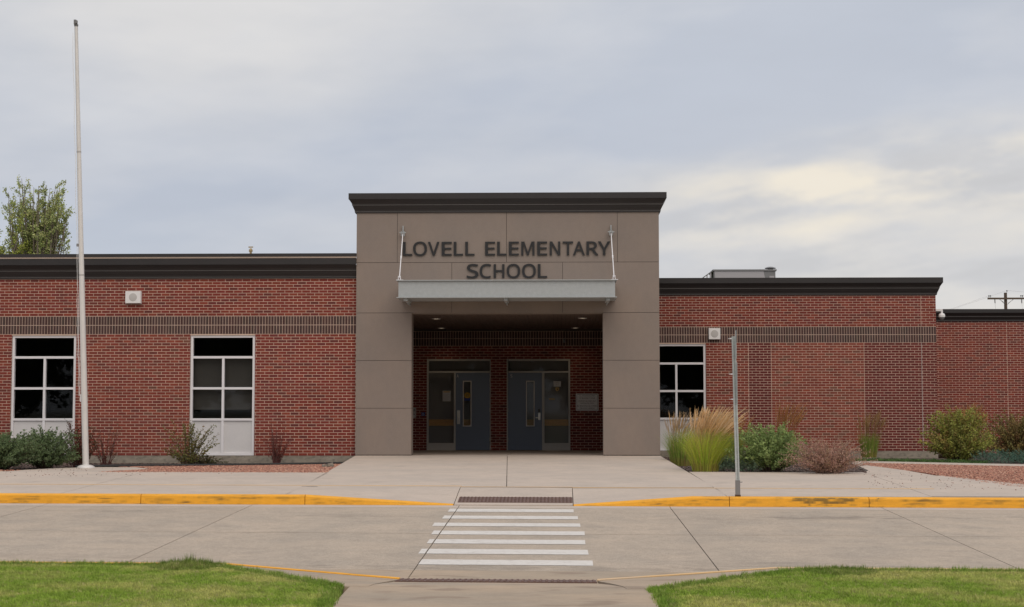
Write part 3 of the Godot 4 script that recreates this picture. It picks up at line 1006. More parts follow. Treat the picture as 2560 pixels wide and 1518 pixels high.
	ring.rotation.x = PI / 2
	ring.position = Vector3(-0.004, -0.012, 0.012)
	b = MB.new()
	b.box(Vector3(-0.012, 0.028, 0.012), Vector3(0.004, 0.044, 0.0145))
	b.box(Vector3(-0.008, -0.005, 0.0122), Vector3(0.0, 0.026, 0.0147))
	b.box(Vector3(0.0, 0.006, 0.0124), Vector3(0.02, 0.012, 0.0146))
	b.bar(Vector3(0.012, -0.008, 0.0135), Vector3(0.034, -0.036, 0.0135), 0.008, 0.003)
	part("figure", b, M.paper, n)
	n = thing("wall_box", "brown metal intercom box at the far left of the door recess", "intercom", "", Vector3(-2.85, 1.0, z))
	b = MB.new()
	b.box(Vector3(-0.045, -0.145, 0.0), Vector3(0.045, 0.145, 0.05))
	part("housing", b, M.door_frame, n)
	b = MB.new()
	for k in 4:
		b.box(Vector3(-0.025, 0.04 + k * 0.018, 0.05), Vector3(0.025, 0.048 + k * 0.018, 0.053))
	b.box(Vector3(-0.014, -0.06, 0.05), Vector3(0.014, -0.032, 0.056))
	part("buttons", b, M.dark_metal, n)
	n = thing("wall_sensor", "small grey sensor box on the soldier band above the right door", "sensor", "", Vector3(1.358, 3.02, z))
	b = MB.new()
	b.box(Vector3(-0.035, -0.05, 0), Vector3(0.035, 0.05, 0.06))
	b.box(Vector3(-0.028, -0.062, 0.01), Vector3(0.028, -0.05, 0.055))
	part("housing", b, M.hvac, n)
	b = MB.new()
	b.lathe(Vector3(0, 0, -0.02), [Vector2(0.02, 0.06), Vector2(0.018, 0.068), Vector2(0, 0.072)], 14)
	part("lens", b, M.dark_metal, n).rotation.x = PI / 2
	# recessed lamps
	var lamps := [["front left of the four recessed ceiling lamps", -1.85, -2.3], ["front right of the four recessed ceiling lamps", 1.80, -2.15], ["back left of the four recessed ceiling lamps", -2.05, -6.7], ["back right of the four recessed ceiling lamps", 1.66, -6.7]]
	for q in lamps:
		n = thing("ceiling_lamp", q[0], "lamp", "recessed lamps in the entrance ceiling", Vector3(q[1], 3.345, q[2]))
		b = MB.new()
		b.lathe(Vector3.ZERO, [Vector2(0.075, -0.012), Vector2(0.11, -0.012), Vector2(0.115, -0.002), Vector2(0.075, -0.001)], 24)
		part("trim", b, M.white_box, n)
		b = MB.new()
		b.lathe(Vector3.ZERO, [Vector2(0.0, -0.018), Vector2(0.05, -0.015), Vector2(0.075, -0.008)], 24)
		part("lamp_lens", b, M.lamp, n)
		var s := SpotLight3D.new()
		s.name = "lamp_glow"
		s.light_color = Color(1.0, 0.9, 0.75)
		s.light_energy = 0.2
		s.light_size = 0.08
		s.spot_angle = 60.0
		s.spot_range = 8.0
		s.spot_attenuation = 2.0
		s.shadow_enabled = true
		n.add_child(s)
		s.position = Vector3(0, -0.03, 0)
		s.rotation.x = -PI / 2

func canopy() -> void:
	var o := thing("entrance_canopy", "galvanised steel canopy hung from two rods over the entrance", "canopy")
	var x0 := -2.445
	var x1 := 2.49
	var b := MB.new()
	b.box(Vector3(x0, 3.63, 1.18), Vector3(x1, 4.0, 1.215))
	b.box(Vector3(x0, 3.63, 0.02), Vector3(x0 + 0.035, 4.0, 1.18))
	b.box(Vector3(x1 - 0.035, 3.63, 0.02), Vector3(x1, 4.0, 1.18))
	part("channel", b, M.steel, o)
	b = MB.new()
	b.box(Vector3(x0 - 0.04, 4.0, 0.02), Vector3(x1 + 0.04, 4.018, 1.265))
	part("top_flange", b, M.steel, o)
	b = MB.new()
	b.box(Vector3(x0 - 0.04, 3.612, 0.02), Vector3(x1 + 0.04, 3.63, 1.255))
	part("bottom_flange", b, M.steel, o)
	for x in [x0 + 0.16, 0.0, x1 - 0.16]:
		b = MB.new()
		b.box(Vector3(x - 0.045, 3.55, 0.25), Vector3(x + 0.045, 3.611, 1.16))
		b.box(Vector3(x - 0.012, 3.51, 0.02), Vector3(x + 0.012, 3.549, 0.6))
		part("bracket", b, M.steel, o)
	for s in [-1.0, 1.0]:
		var top := Vector3(-2.46 if s < 0 else 2.44, 5.20, 0.12)
		var low := Vector3(-2.43 if s < 0 else 2.47, 4.06, 1.14)
		var r := node("hanger", o)
		b = MB.new()
		b.tube([low + Vector3(0, 0.02, 0), low.lerp(top, 0.44)], [0.0115, 0.0115], 8)
		b.tube([low.lerp(top, 0.44), low.lerp(top, 0.50)], [0.018, 0.018], 8)
		b.tube([low.lerp(top, 0.50), top], [0.0115, 0.0115], 8)
		part("rod", b, M.frame, r)
		b = MB.new()
		b.box(Vector3(low.x - 0.07, 4.018, 1.07), Vector3(low.x + 0.09, 4.03, 1.21))
		b.box(Vector3(low.x - 0.03, 4.03, 1.09), Vector3(low.x - 0.018, 4.12, 1.19))
		b.box(Vector3(low.x + 0.018, 4.03, 1.09), Vector3(low.x + 0.03, 4.12, 1.19))
		part("foot_bracket", b, M.frame, r)
		b = MB.new()
		b.box(Vector3(top.x - 0.012, 5.16, 0.002), Vector3(top.x + 0.012, 5.40, 0.06))
		b.tube([top + Vector3(-0.075, 0.03, 0), top + Vector3(0.075, 0.03, 0)], [0.013, 0.013], 8)
		b.box(Vector3(top.x - 0.04, 5.15, 0.05), Vector3(top.x - 0.026, 5.26, 0.16))
		b.box(Vector3(top.x + 0.026, 5.15, 0.05), Vector3(top.x + 0.04, 5.26, 0.16))
		part("wall_bracket", b, M.steel, r)
	o = thing("sign_lettering", "dark raised capital letters in two lines on the portico", "lettering")
	var one := "LOVELLELEMENTARY"
	var xs := [-2.465, -2.244, -2.223, -1.897, -1.872, -1.602, -1.549, -1.312, -1.264, -1.045, -0.991, -0.773, -0.523, -0.290, -0.240, -0.020, 0.037, 0.273, 0.329, 0.641, 0.704, 0.938, 0.999, 1.247, 1.305, 1.550, 1.546, 1.825, 1.862, 2.143, 2.133, 2.426]
	for k in one.length():
		var r := 0.008 if one[k] == "O" else 0.0
		put_text("letter", one[k], o, xs[2 * k], xs[2 * k + 1], 4.695 - r, 5.02 + r, 0.012, 0.024, M.letter)
	var two := "SCHOOL"
	xs = [-0.955, -0.679, -0.651, -0.378, -0.320, -0.067, -0.014, 0.303, 0.349, 0.671, 0.717, 0.937]
	for k in two.length():
		var r := 0.0 if two[k] in "HL" else 0.008
		put_text("letter", two[k], o, xs[2 * k], xs[2 * k + 1], 4.165 - r, 4.487 + r, 0.012, 0.024, M.letter)

# ---------------------------------------------------------------- paving
func paving() -> void:
	grime.seed = 21
	grime.frequency = 1.0
	grime.fractal_octaves = 4
	var b := MB.new()
	# the ground as one sheet: level behind the building, falling with the street, level again beyond
	var zs := [-900.0, -12.0, 0.0, 6.0, 11.3, 40.0, 900.0]
	var ys := [-0.6, -0.45, -0.42, -0.5, -0.62, -1.5, -1.5]
	for k in zs.size() - 1:
		b.quad(Vector3(-900, ys[k], zs[k]), Vector3(900, ys[k], zs[k]), Vector3(900, ys[k + 1], zs[k + 1]), Vector3(-900, ys[k + 1], zs[k + 1]))
	var g := part("ground", b, M.ground, self)
	g.set_meta("kind", "structure")

	# drive: concrete slabs with sealed joints
	var road := structure("road")
	var xs := [-20.7, -17.3, -13.93, -10.55, -7.18, -3.78, -0.40, 2.98, 6.33, 9.7, 13.1, 16.5, 19.9]
	b = MB.new()
	slab(b, -20.7, 19.9, 11.45, -20.7, 19.9, 20.3, road_y, 8, 1, 0.05, 1.0, -0.012)
	part("joint_sealant", b, M.sealant, road)
	for k in xs.size() - 1:
		for r in [[11.89, 15.742], [15.758, 19.59]]:
			b = MB.new()
			slab(b, xs[k] + 0.007, xs[k + 1] - 0.007, r[0] + 0.004, xs[k] + 0.007, xs[k + 1] - 0.007, r[1] - 0.004, road_y, 96, 40, 0.03, 1.0, 0.0, tone(0.035), road_mark)
			part("slab", b, M.road, road)
		for r in [[11.49, 11.882], [19.60, 20.243]]:
			b = MB.new()
			slab(b, xs[k] + 0.006, xs[k + 1] - 0.006, r[0], xs[k] + 0.006, xs[k + 1] - 0.006, r[1], road_y, 2, 1, 0.03, 1.0, 0.001, tone(0.03) * (1.12 if r[0] < 15.0 else 1.0))
			part("gutter", b, M.path if r[0] > 15.0 else M.walk, road)
	# crosswalk
	var st := [[-0.51, 1.44, 12.10, 12.62], [-0.52, 1.49, 13.24, 13.72], [-0.58, 1.515, 14.33, 14.80], [-0.505, 1.555, 15.42, 15.90], [-0.48, 1.545, 16.49, 16.98], [-0.485, 1.565, 17.58, 18.08], [-0.41, 1.60, 18.64, 19.12]]
	for q in st:
		b = MB.new()
		var n := 36
		var up := []
		var dn := []
		for i in n + 1:
			var x: float = lerpf(q[0], q[1], float(i) / n)
			var za: float = q[2] + skew(x) + rng.randf_range(-0.006, 0.006)
			var zb: float = q[3] + skew(x) + rng.randf_range(-0.006, 0.006)
			up.append(Vector3(x + rng.randf_range(-0.004, 0.004), road_y(x, za) + 0.004, za))
			dn.append(Vector3(x + rng.randf_range(-0.004, 0.004), road_y(x, zb) + 0.004, zb))
		for i in n:
			var l: Vector3 = up[i]
			var r: Vector3 = up[i + 1]
			if l.x < -0.40 and r.x > -0.40:      # the paint is broken at the slab joint
				var t0 := maxf(0.0, (-0.409 - l.x) / (r.x - l.x))
				var t1 := minf(1.0, (-0.391 - l.x) / (r.x - l.x))
				b.quad(l, l.lerp(r, t0), dn[i].lerp(dn[i + 1], t0), dn[i])
				b.quad(l.lerp(r, t1), r, dn[i + 1], dn[i].lerp(dn[i + 1], t1))
				continue
			b.quad(l, r, dn[i + 1], dn[i])
		part("crosswalk_stripe", b, M.stripe, road)

	# sidewalk slabs, entrance apron and ramp
	var walk := structure("sidewalk")
	b = MB.new()
	slab(b, -20.7, 19.9, 6.1, -20.7, 19.9, 11.33, func(_x, z): return -0.03 * z - 0.17, 8, 2, 0.05, 1.0, -0.02)
	slab(b, -3.5, 3.5, -0.3, -3.3, 3.8, 6.2, func(_x, z): return -0.03 * z, 2, 3, 0.05, 0.0, -0.03)
	part("joint_sealant", b, M.sealant, walk)
	var j := 0.006
	var wx := [-20.7, -17.3, -13.9, -10.5, -7.05]
	for k in wx.size() - 1:
		b = MB.new()
		slab(b, wx[k] + j, wx[k + 1] - j, 6.0, wx[k] + j, wx[k + 1] - j, 11.325, walk_y, 2, 3, 0.06, 1.0, 0.0, tone(0.03))
		part("slab", b, M.walk, walk)
	b = MB.new()
	slab(b, -7.05 + j, -3.34 - j, 6.0, -7.05 + j, -3.25 - j, 11.325, walk_y, 8, 6, 0.06, 1.0, 0.0, tone(0.03))
	part("slab", b, M.walk, walk)
	for q in [[-3.555, 0.0, 0.24, -3.29], [0.0, 3.56, 3.87, 0.24]]:      # the apron, two slabs
		var s: float = signf(q[0] + q[1])
		b = MB.new()
		if s < 0:
			slab(b, -3.555, 0.0 - j, 0.0, -3.285 + j, 0.30 - j, 9.55, walk_y, 8, 12, 0.15, 0.0, 0.0, tone(0.015))
		else:
			slab(b, 0.0 + j, 3.56, 0.0, 0.30 + j, 3.90 - j, 9.55, walk_y, 8, 12, 0.15, 0.0, 0.0, tone(0.015))
		part("slab", b, M.walk, walk)
	for q in [[-3.285, -0.5], [-0.5, 1.44], [1.44, 3.92]]:
		b = MB.new()
		slab(b, q[0] + j, q[1] - j, 9.56 - skew(q[0]) * 0.0, q[0] + j, q[1] - j, 11.325, walk_y, 10, 8, 0.06, 0.0 if false else 1.0, 0.0, tone(0.02))
		part("slab", b, M.walk, walk)
	var wr := [3.92, 7.2, 10.6, 14.0, 17.4, 19.9]
	for k in wr.size() - 1:
		b = MB.new()
		var z0 := 5.55 if k == 0 else 9.9
		if k == 0:
			slab(b, 3.78 + j, 7.2 - j, 5.5, 3.92 + j, 7.2 - j, 11.325, walk_y, 5, 5, 0.06, 0.6, 0.0, tone(0.03))
		elif k == 1:
			slab(b, 7.2 + j, 8.5, 6.4, 7.2 + j, 10.6 - j, 11.2, walk_y, 5, 5, 0.06, 0.6, 0.0, tone(0.03))
		else:
			slab(b, wr[k] + j, wr[k + 1] - j, 9.75, wr[k] + j, wr[k + 1] - j, 11.325, walk_y, 2, 3, 0.06, 1.0, 0.0, tone(0.03))
		part("slab", b, M.walk, walk)
	b = MB.new()
	slab(b, -14.0, -0.5, 9.33, -14.0, -0.5, 9.41, walk_y, 26, 1, 0.003, 1.0, 0.004)
	slab(b, 1.44, 7.6, 9.62, 1.44, 7.6, 9.70, walk_y, 12, 1, 0.003, 0.7, 0.004)
	slab(b, -0.5, 1.44, 9.52, -0.5, 1.44, 9.60, func(x, z): return walk_y(x, minf(z, 9.5)) + (9.5 - z if false else 0.0), 6, 1, 0.003, 1.0, 0.004)
	part("painted_line", b, M.line, walk)
	# concrete floor of the recess
	b = MB.new()
	slab(b, -3.5, -j, -7.6, -3.5, -j, -0.005, func(_x, z): return 0.0068 * z, 1, 2, 0.1, 0.0, -0.002)
	slab(b, j, 3.5, -7.6, j, 3.5, -0.005, func(_x, z): return 0.0068 * z, 1, 2, 0.1, 0.0, -0.002)
	part("entry_floor", b, M.walk, walk)
	# pad round the flagpole, path to the right
	b = MB.new()
	poly_sheet(b, [Vector2(-10.3, 6.4), Vector2(-9.75, 4.9), Vector2(-9.35, 3.7), Vector2(-8.85, 3.15), Vector2(-7.9, 3.2), Vector2(-7.35, 4.2), Vector2(-7.62, 5.0), Vector2(-8.0, 5.75), Vector2(-7.6, 5.85), Vector2(-7.6, 6.4)], func(_x, z): return side_y(z) - 0.002 - (0.012 if z > 6.2 else 0.0), 0.1, tone(0.02))
	part("pad", b, M.walk, walk)
	b = MB.new()
	poly_sheet(b, [Vector2(6.9, 6.7), Vector2(7.5, 4.6), Vector2(7.85, 1.5), Vector2(8.1, -0.9), Vector2(8.5, -1.75), Vector2(12.0, 0.85), Vector2(16.0, 3.8), Vector2(16.0, 5.1), Vector2(11.3, 2.0), Vector2(8.35, -0.25), Vector2(8.05, 1.05), Vector2(8.25, 4.5), Vector2(8.55, 6.9)], func(_x, z): return side_y(z) - 0.003 - (0.012 if z > 6.6 else 0.0), 0.12, tone(0.02))
	part("path", b, M.walk, walk)

	# kerbs
	var curb := structure("curb")
	var far := [-20.7, -16.6, -13.9, -11.1, -8.4, -5.65, -2.93, -0.5, 1.44, 3.94, 6.15, 8.9, 11.6, 14.4, 19.9]
	for k in far.size() - 1:
		if far[k] == -0.5:
			b = MB.new()
			slab(b, -0.49, 1.43, 11.335, -0.49, 1.43, 11.485, func(_x, z): return road_y(0, z) + 0.014, 2, 1, 0.05)
			part("ramp_kerb", b, M.walk, curb)
			continue
		part("kerb_stone", kerb(far[k] + 0.005, far[k + 1] - 0.005, 11.335, 11.485, 1.0, walk_y), M.yellow, curb)
	var near := [-20.7, -16.0, -12.6, -9.2, -5.8, -2.4, -0.48, 1.61, 3.5, 6.9, 10.3, 13.7, 19.9]
	for k in near.size() - 1:
		if near[k] == -0.48:
			continue
		part("kerb_stone", kerb(near[k] + 0.005, near[k + 1] - 0.005, 20.40, 20.25, -1.0, near_y), M.yellow if near[k] < 1.0 else M.line, curb)

	# tactile plates
	tactile("reddish brown tactile plate at the far end of the crosswalk", -0.45, 1.43, 10.67, 11.2, walk_y)
	tactile("reddish brown tactile plate at the near end of the crosswalk", -0.47, 1.60, 20.42, 21.0, near_y)

	# path and ramp on the near side
	var path := structure("path")
	b = MB.new()
	slab(b, -2.55, -0.49, 20.41, -0.86, -0.62, 22.0, near_y, 8, 8, 0.08, 1.0, -0.004, tone(0.02))
	part("flare", b, M.path, path)
	b = MB.new()
	slab(b, 1.62, 3.75, 20.41, 1.86, 2.07, 22.0, near_y, 8, 8, 0.08, 1.0, -0.004, tone(0.02))
	part("flare", b, M.path, path)
	b = MB.new()
	slab(b, -0.482, 1.612, 20.255, -0.482, 1.612, 21.03, near_y, 8, 6, 0.08, 1.0, -0.006)
	part("ramp", b, M.path, path)
	b = MB.new()
	slab(b, -0.48, 1.61, 21.04, -0.62, 1.86, 22.0, near_y, 8, 6, 0.08, 1.0, -0.006)
	part("ramp", b, M.path, path)
	var pz := [22.01, 25.0, 28.0, 31.0, 34.0, 37.0, 40.0]
	for k in pz.size() - 1:
		b = MB.new()
		slab(b, -0.80, 2.09, pz[k] + 0.006, -0.80, 2.09, pz[k + 1] - 0.006, near_y, 2, 2, 0.08, 1.0, -0.004, tone(0.03))
		part("slab", b, M.path, path)

var grime := FastNoiseLite.new()

# oil and tyre marks on the drive, as the photograph shows them: broken dark streaks with ragged outlines
func road_mark(x: float, z: float) -> Color:
	var f := 1.0
	for q in [[5.25, 13.25, 1.0, 0.34, 0.40], [6.6, 13.1, 0.9, 0.22, 0.22], [9.0, 13.2, 1.3, 0.3, 0.22], [-5.6, 12.7, 1.6, 0.25, 0.20], [-1.9, 13.3, 1.0, 0.35, 0.22], [-2.7, 15.7, 0.5, 0.12, 0.30], [0.7, 19.35, 2.6, 0.22, 0.28], [3.6, 18.9, 1.4, 0.4, 0.18], [-5.0, 18.6, 1.8, 0.35, 0.14], [3.4, 13.6, 0.8, 0.25, 0.16]]:
		var d := Vector2((x - q[0]) / q[2], (z - skew(x) - q[1]) / q[3]).length()
		if d < 1.6:
			var n := grime.get_noise_2d(x * 1.2, z * 5.0)
			f -= q[4] * 0.65 * clampf((1.25 - d) * 1.4 + n * 1.8 - 0.25, 0.0, 1.0)
	# pale streak beside the crossing: tyre sheen painted into the colour
	var sx := x - (-1.75 + 0.13 * (z - 15.5))
	if absf(sx) < 0.16 and z > 14.8 and z < 19.3:
		f += 0.10 * clampf(0.5 + 1.6 * grime.get_noise_2d(x * 3.0, z * 0.8), 0.0, 1.0)
	return Color(f, f, f)

# worn and scuffed paint on the kerb: row 0 top .. 3 face
func kerb_mark(x: float, row: int) -> Color:
	var n := grime.get_noise_2d(x * 0.9, row * 0.5)
	var m := grime.get_noise_2d(x * 3.0, row * 0.9 + 40.0)
	var s := 0.0
	if x > 4.9 and x < 6.3 and row >= 2 and row < 6:
		s = clampf(0.9 - absf(x - 5.5) * 1.4 + m * 1.6 - 0.30 * (row - 3), 0.0, 0.8)
	elif x > 6.3 and row == 3:
		s = clampf(0.25 + n * 1.4 + m * 0.5, 0.0, 0.65)
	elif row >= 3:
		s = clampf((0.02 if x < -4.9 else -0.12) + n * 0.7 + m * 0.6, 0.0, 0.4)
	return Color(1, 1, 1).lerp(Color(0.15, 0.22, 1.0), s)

func kerb(x0: float, x1: float, back: float, front: float, dir: float, hf: Callable) -> MB:
	var b := MB.new()
	var n := maxi(2, int((x1 - x0) / 0.022))
	var rings := []
	for i in n + 1:
		var x := lerpf(x0, x1, float(i) / n)
		var zb := back + skew(x)
		var zf := front + skew(x)
		var top: float = hf.call(x, zb) + 0.003
		var low := road_y(x, zf) - 0.02
		var hgt := top - low
		var r := minf(0.03, hgt * 0.3)
		rings.append([Vector3(x, top - 0.03, zb), Vector3(x, top, zb), Vector3(x, top, zf - dir * (r + 0.02)), Vector3(x, top - r * 0.35, zf - dir * (r * 0.35 + 0.018)), Vector3(x, top - r, zf - dir * 0.016), Vector3(x, low, zf)])
	for i in n:
		for k in 5:
			if dir > 0:
				if k == 4:       # the face in four bands, so that scuffs keep to part of its height
					for g in 4:
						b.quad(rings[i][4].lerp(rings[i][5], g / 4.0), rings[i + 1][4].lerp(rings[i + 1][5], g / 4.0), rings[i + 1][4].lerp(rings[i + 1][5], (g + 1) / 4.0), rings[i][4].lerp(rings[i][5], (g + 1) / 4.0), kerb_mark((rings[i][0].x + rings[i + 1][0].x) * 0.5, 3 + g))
				else:
					b.quad(rings[i][k], rings[i + 1][k], rings[i + 1][k + 1], rings[i][k + 1], kerb_mark((rings[i][0].x + rings[i + 1][0].x) * 0.5, k - 1))
			else:
				b.quad(rings[i + 1][k], rings[i][k], rings[i][k + 1], rings[i + 1][k + 1])
	for e in [0, n]:
		for k in range(1, 5):
			b.tri(rings[e][0], rings[e][k], rings[e][k + 1])
	return b

func tactile(label: String, x0: float, x1: float, z0: float, z1: float, hf: Callable) -> void:
	var o := thing("tactile_plate", label, "tactile paving", "tactile plates at the crosswalk")
	var b := MB.new()
	slab(b, x0, x1, z0, x0, x1, z1, hf, 8, 4, 0.02, 1.0, 0.006)
	part("plate", b, M.tactile, o)
	b = MB.new()
	var nx := int((x1 - x0) / 0.06)
	var nz := int((z1 - z0) / 0.06)
	for i in nx:
		for k in nz:
			var x := lerpf(x0, x1, (i + 0.5) / nx)
			var z := lerpf(z0, z1, (k + 0.5) / nz) + skew(x)
			b.lathe(Vector3(x, hf.call(x, z) + 0.006, z), [Vector2(0.017, 0), Vector2(0.012, 0.008), Vector2(0.0, 0.009)], 7)
	part("domes", b, M.tactile, o).set_meta("kind", "stuff")

# ---------------------------------------------------------------- beds, gravel, lawn
func inside(p: Vector2, poly: PackedVector2Array) -> bool:
	return Geometry2D.is_point_in_polygon(p, poly)

func stone_mesh(seed_: int) -> ArrayMesh:
	var r := RandomNumberGenerator.new()
	r.seed = seed_
	var b := MB.new()
	var ring := []
	for k in 5:
		var a := TAU * k / 5 + r.randf_range(-0.3, 0.3)
		ring.append(Vector3(cos(a) * r.randf_range(0.7, 1.1), r.randf_range(-0.15, 0.2), sin(a) * r.randf_range(0.5, 0.9)))
	var t := Vector3(r.randf_range(-0.25, 0.25), 0.65, r.randf_range(-0.25, 0.25))
	var u := Vector3(0, -0.5, 0)
	for k in 5:
		b.tri(ring[k], ring[(k + 1) % 5], t)
		b.tri(ring[(k + 1) % 5], ring[k], u)
	return b.mesh(M.stone)

func strew(called: String, poly: PackedVector2Array, per_m2: float, size0: float, size1: float, flat: float, cols: Array, seed_: int, lift: float) -> MultiMeshInstance3D:
	var lo := poly[0]
	var hi := poly[0]
	for q in poly:
		lo = lo.min(q)
		hi = hi.max(q)
	var where := []
	var tints := []
	for i in int(per_m2 * (hi.x - lo.x) * (hi.y - lo.y)):
		var p := Vector2(rng.randf_range(lo.x, hi.x), rng.randf_range(lo.y, hi.y))
		if not inside(p, poly):
			continue
		var s := rng.randf_range(size0, size1)
		var bs := Basis.from_euler(Vector3(rng.randf_range(-0.5, 0.5), rng.randf() * TAU, rng.randf_range(-0.5, 0.5))).scaled_local(Vector3(s, s * flat, s * rng.randf_range(0.5, 1.0)))
		where.append(Transform3D(bs, Vector3(p.x, side_y(p.y) + lift + s * 0.2, p.y)))
		var c: Color = cols[rng.randi() % cols.size()]
		var f := rng.randf_range(0.65, 1.3)
		tints.append(Color(c.r * f, c.g * f, c.b * f))
	return many(called, stone_mesh(seed_), where, tints, self)

func beds() -> void:
	var bed := structure("planting_bed")
	var b := MB.new()
	poly_sheet(b, [Vector2(-20, -0.2), Vector2(-3.4, -0.2), Vector2(-3.3, 6.1), Vector2(-20, 6.1)], func(_x, z): return side_y(z) - 0.045, 0.1)
	part("soil", b, M.soil, bed)
	b = MB.new()
	poly_sheet(b, [Vector2(3.3, -5.4), Vector2(12.0, -5.4), Vector2(12.0, -11.0), Vector2(22.0, -11.0), Vector2(22.0, 9.9), Vector2(9.2, 9.9), Vector2(8.5, 6.6), Vector2(7.1, 6.75), Vector2(3.77, 5.5), Vector2(3.4, 0.0)], func(_x, z): return side_y(z) - 0.04, 0.1)
	part("soil", b, M.soil, bed)
	var red := [Color(0.39, 0.175, 0.118), Color(0.46, 0.24, 0.165), Color(0.31, 0.135, 0.09), Color(0.52, 0.31, 0.22), Color(0.22, 0.10, 0.075), Color(0.40, 0.19, 0.13)]
	var gl := PackedVector2Array([Vector2(-8.0, 5.78), Vector2(-7.6, 5.0), Vector2(-7.3, 4.25), Vector2(-7.75, 3.25), Vector2(-8.4, 2.75), Vector2(-7.14, 2.40), Vector2(-5.6, 1.85), Vector2(-4.29, 1.22), Vector2(-3.53, 0.75), Vector2(-3.36, 5.95), Vector2(-7.6, 5.92)])
	var gp := PackedVector2Array([Vector2(-20, 2.6), Vector2(-12.5, 3.2), Vector2(-10.6, 4.6), Vector2(-9.72, 4.95), Vector2(-10.2, 6.0), Vector2(-20, 6.0)])
	var gr := PackedVector2Array([Vector2(8.06, 1.05), Vector2(8.36, -0.22), Vector2(11.3, 2.03), Vector2(16.0, 5.13), Vector2(20.0, 8.0), Vector2(20.0, 9.75), Vector2(9.7, 9.75), Vector2(9.1, 9.2), Vector2(8.56, 6.9), Vector2(8.26, 4.5)])
	var g := structure("gravel_bed")
	for q in [gl, gp, gr]:
		b = MB.new()
		poly_sheet(b, Array(q), func(_x, z): return side_y(z) - 0.018, 0.06)
		part("gravel_base", b, M.gravel_base, g)
	strew("red_gravel", gl, 1100.0, 0.016, 0.034, 0.8, red, 3, -0.016)
	strew("red_gravel_001", gp, 350.0, 0.016, 0.034, 0.8, red, 4, -0.016)
	strew("red_gravel_002", PackedVector2Array([gr[0], gr[1], gr[2], Vector2(13.2, 3.3), Vector2(13.2, 9.75), gr[6], gr[7], gr[8], gr[9]]), 1000.0, 0.016, 0.034, 0.8, red, 5, -0.016)
	# stray chips swept onto the concrete
	var chips := [Color(0.20, 0.10, 0.08), Color(0.12, 0.08, 0.06), Color(0.3, 0.14, 0.1)]
	strew("stray_chips", PackedVector2Array([Vector2(-9.8, 4.2), Vector2(-8, 3.9), Vector2(-8.1, 6.1), Vector2(-5.0, 5.95), Vector2(-5.0, 6.25), Vector2(-7.5, 7.0), Vector2(-10.5, 8.0), Vector2(-10.5, 6.4)]), 9.0, 0.010, 0.02, 0.7, chips, 6, 0.0)
	strew("stray_chips_001", PackedVector2Array([Vector2(7.6, 4.2), Vector2(8.3, 6.5), Vector2(9.0, 9.2), Vector2(9.4, 10.2), Vector2(6.5, 9.8), Vector2(7.0, 7.2)]), 16.0, 0.010, 0.02, 0.7, chips, 7, 0.0)
	var mulch := [Color(0.10, 0.066, 0.055), Color(0.07, 0.048, 0.04), Color(0.16, 0.115, 0.095), Color(0.05, 0.036, 0.03), Color(0.13, 0.08, 0.065)]
	strew("bark_mulch", PackedVector2Array([Vector2(-12.5, -0.05), Vector2(-3.52, -0.05), Vector2(-3.52, 0.7), Vector2(-4.29, 1.16), Vector2(-5.6, 1.8), Vector2(-7.14, 2.35), Vector2(-8.4, 2.7), Vector2(-9.0, 3.1), Vector2(-9.8, 4.8), Vector2(-12.5, 3.0)]), 620.0, 0.02, 0.05, 0.45, mulch, 8, -0.04)
	strew("bark_mulch_001", PackedVector2Array([Vector2(3.6, 0.1), Vector2(3.82, 5.45), Vector2(7.05, 6.7), Vector2(7.45, 4.6), Vector2(7.8, 1.5), Vector2(8.05, -1.0), Vector2(8.3, -5.2), Vector2(3.6, -5.2)]), 420.0, 0.02, 0.05, 0.45, mulch, 9, -0.03)
	for n in ["red_gravel", "red_gravel_001", "red_gravel_002"]:
		get_node(n).set_meta("label", {"red_gravel": "red gravel in front of the left wing", "red_gravel_001": "red gravel at the left edge by the green shrubs", "red_gravel_002": "red gravel bed at the right edge"}[n])
		get_node(n).set_meta("category", "gravel")
	for n in ["stray_chips", "stray_chips_001"]:
		get_node(n).set_meta("label", "stray gravel chips scattered on the left sidewalk" if n == "stray_chips" else "stray gravel chips scattered on the right sidewalk")
		get_node(n).set_meta("category", "gravel")
	for n in ["bark_mulch", "bark_mulch_001"]:
		get_node(n).set_meta("label", "dark bark mulch along the left wing's foundation" if n == "bark_mulch" else "dark bark mulch under the grasses right of the apron")
		get_node(n).set_meta("category", "mulch")
	var e := MB.new()
	var ep := [Vector2(-9.2, 3.2), Vector2(-8.5, 2.78), Vector2(-7.14, 2.38), Vector2(-5.6, 1.82), Vector2(-4.29, 1.19), Vector2(-3.54, 0.73)]
	var path := []
	var rad := []
	for q in ep:
		path.append(Vector3(q.x, side_y(q.y) + 0.012, q.y))
		rad.append(0.028)
	e.tube(path, rad, 8)
	for k in ep.size() - 1:
		e.quad(path[k] + Vector3(0, -0.1, 0.012), path[k] + Vector3(0, 0, 0.012), path[k + 1] + Vector3(0, 0, 0.012), path[k + 1] + Vector3(0, -0.1, 0.012))
	tag(part("bed_edging", e, M.edging, self), "black plastic edging between mulch and red gravel", "edging")
	var rock := MB.new()
	rock.obox(Transform3D(Basis.from_euler(Vector3(0.1, 0.3, 0.08)), Vector3.ZERO), Vector3(0.24, 0.05, 0.15))
	rock.obox(Transform3D(Basis.from_euler(Vector3(-0.2, 0.9, 0.15)), Vector3(0.02, 0.02, 0.0)), Vector3(0.15, 0.06, 0.12))
	var ro := part("flat_rock", rock, M.found, self)
	ro.position = Vector3(-3.80, side_y(2.8) + 0.02, 2.8)
	tag(ro, "flat grey rock lying on the red gravel by the apron", "rock")

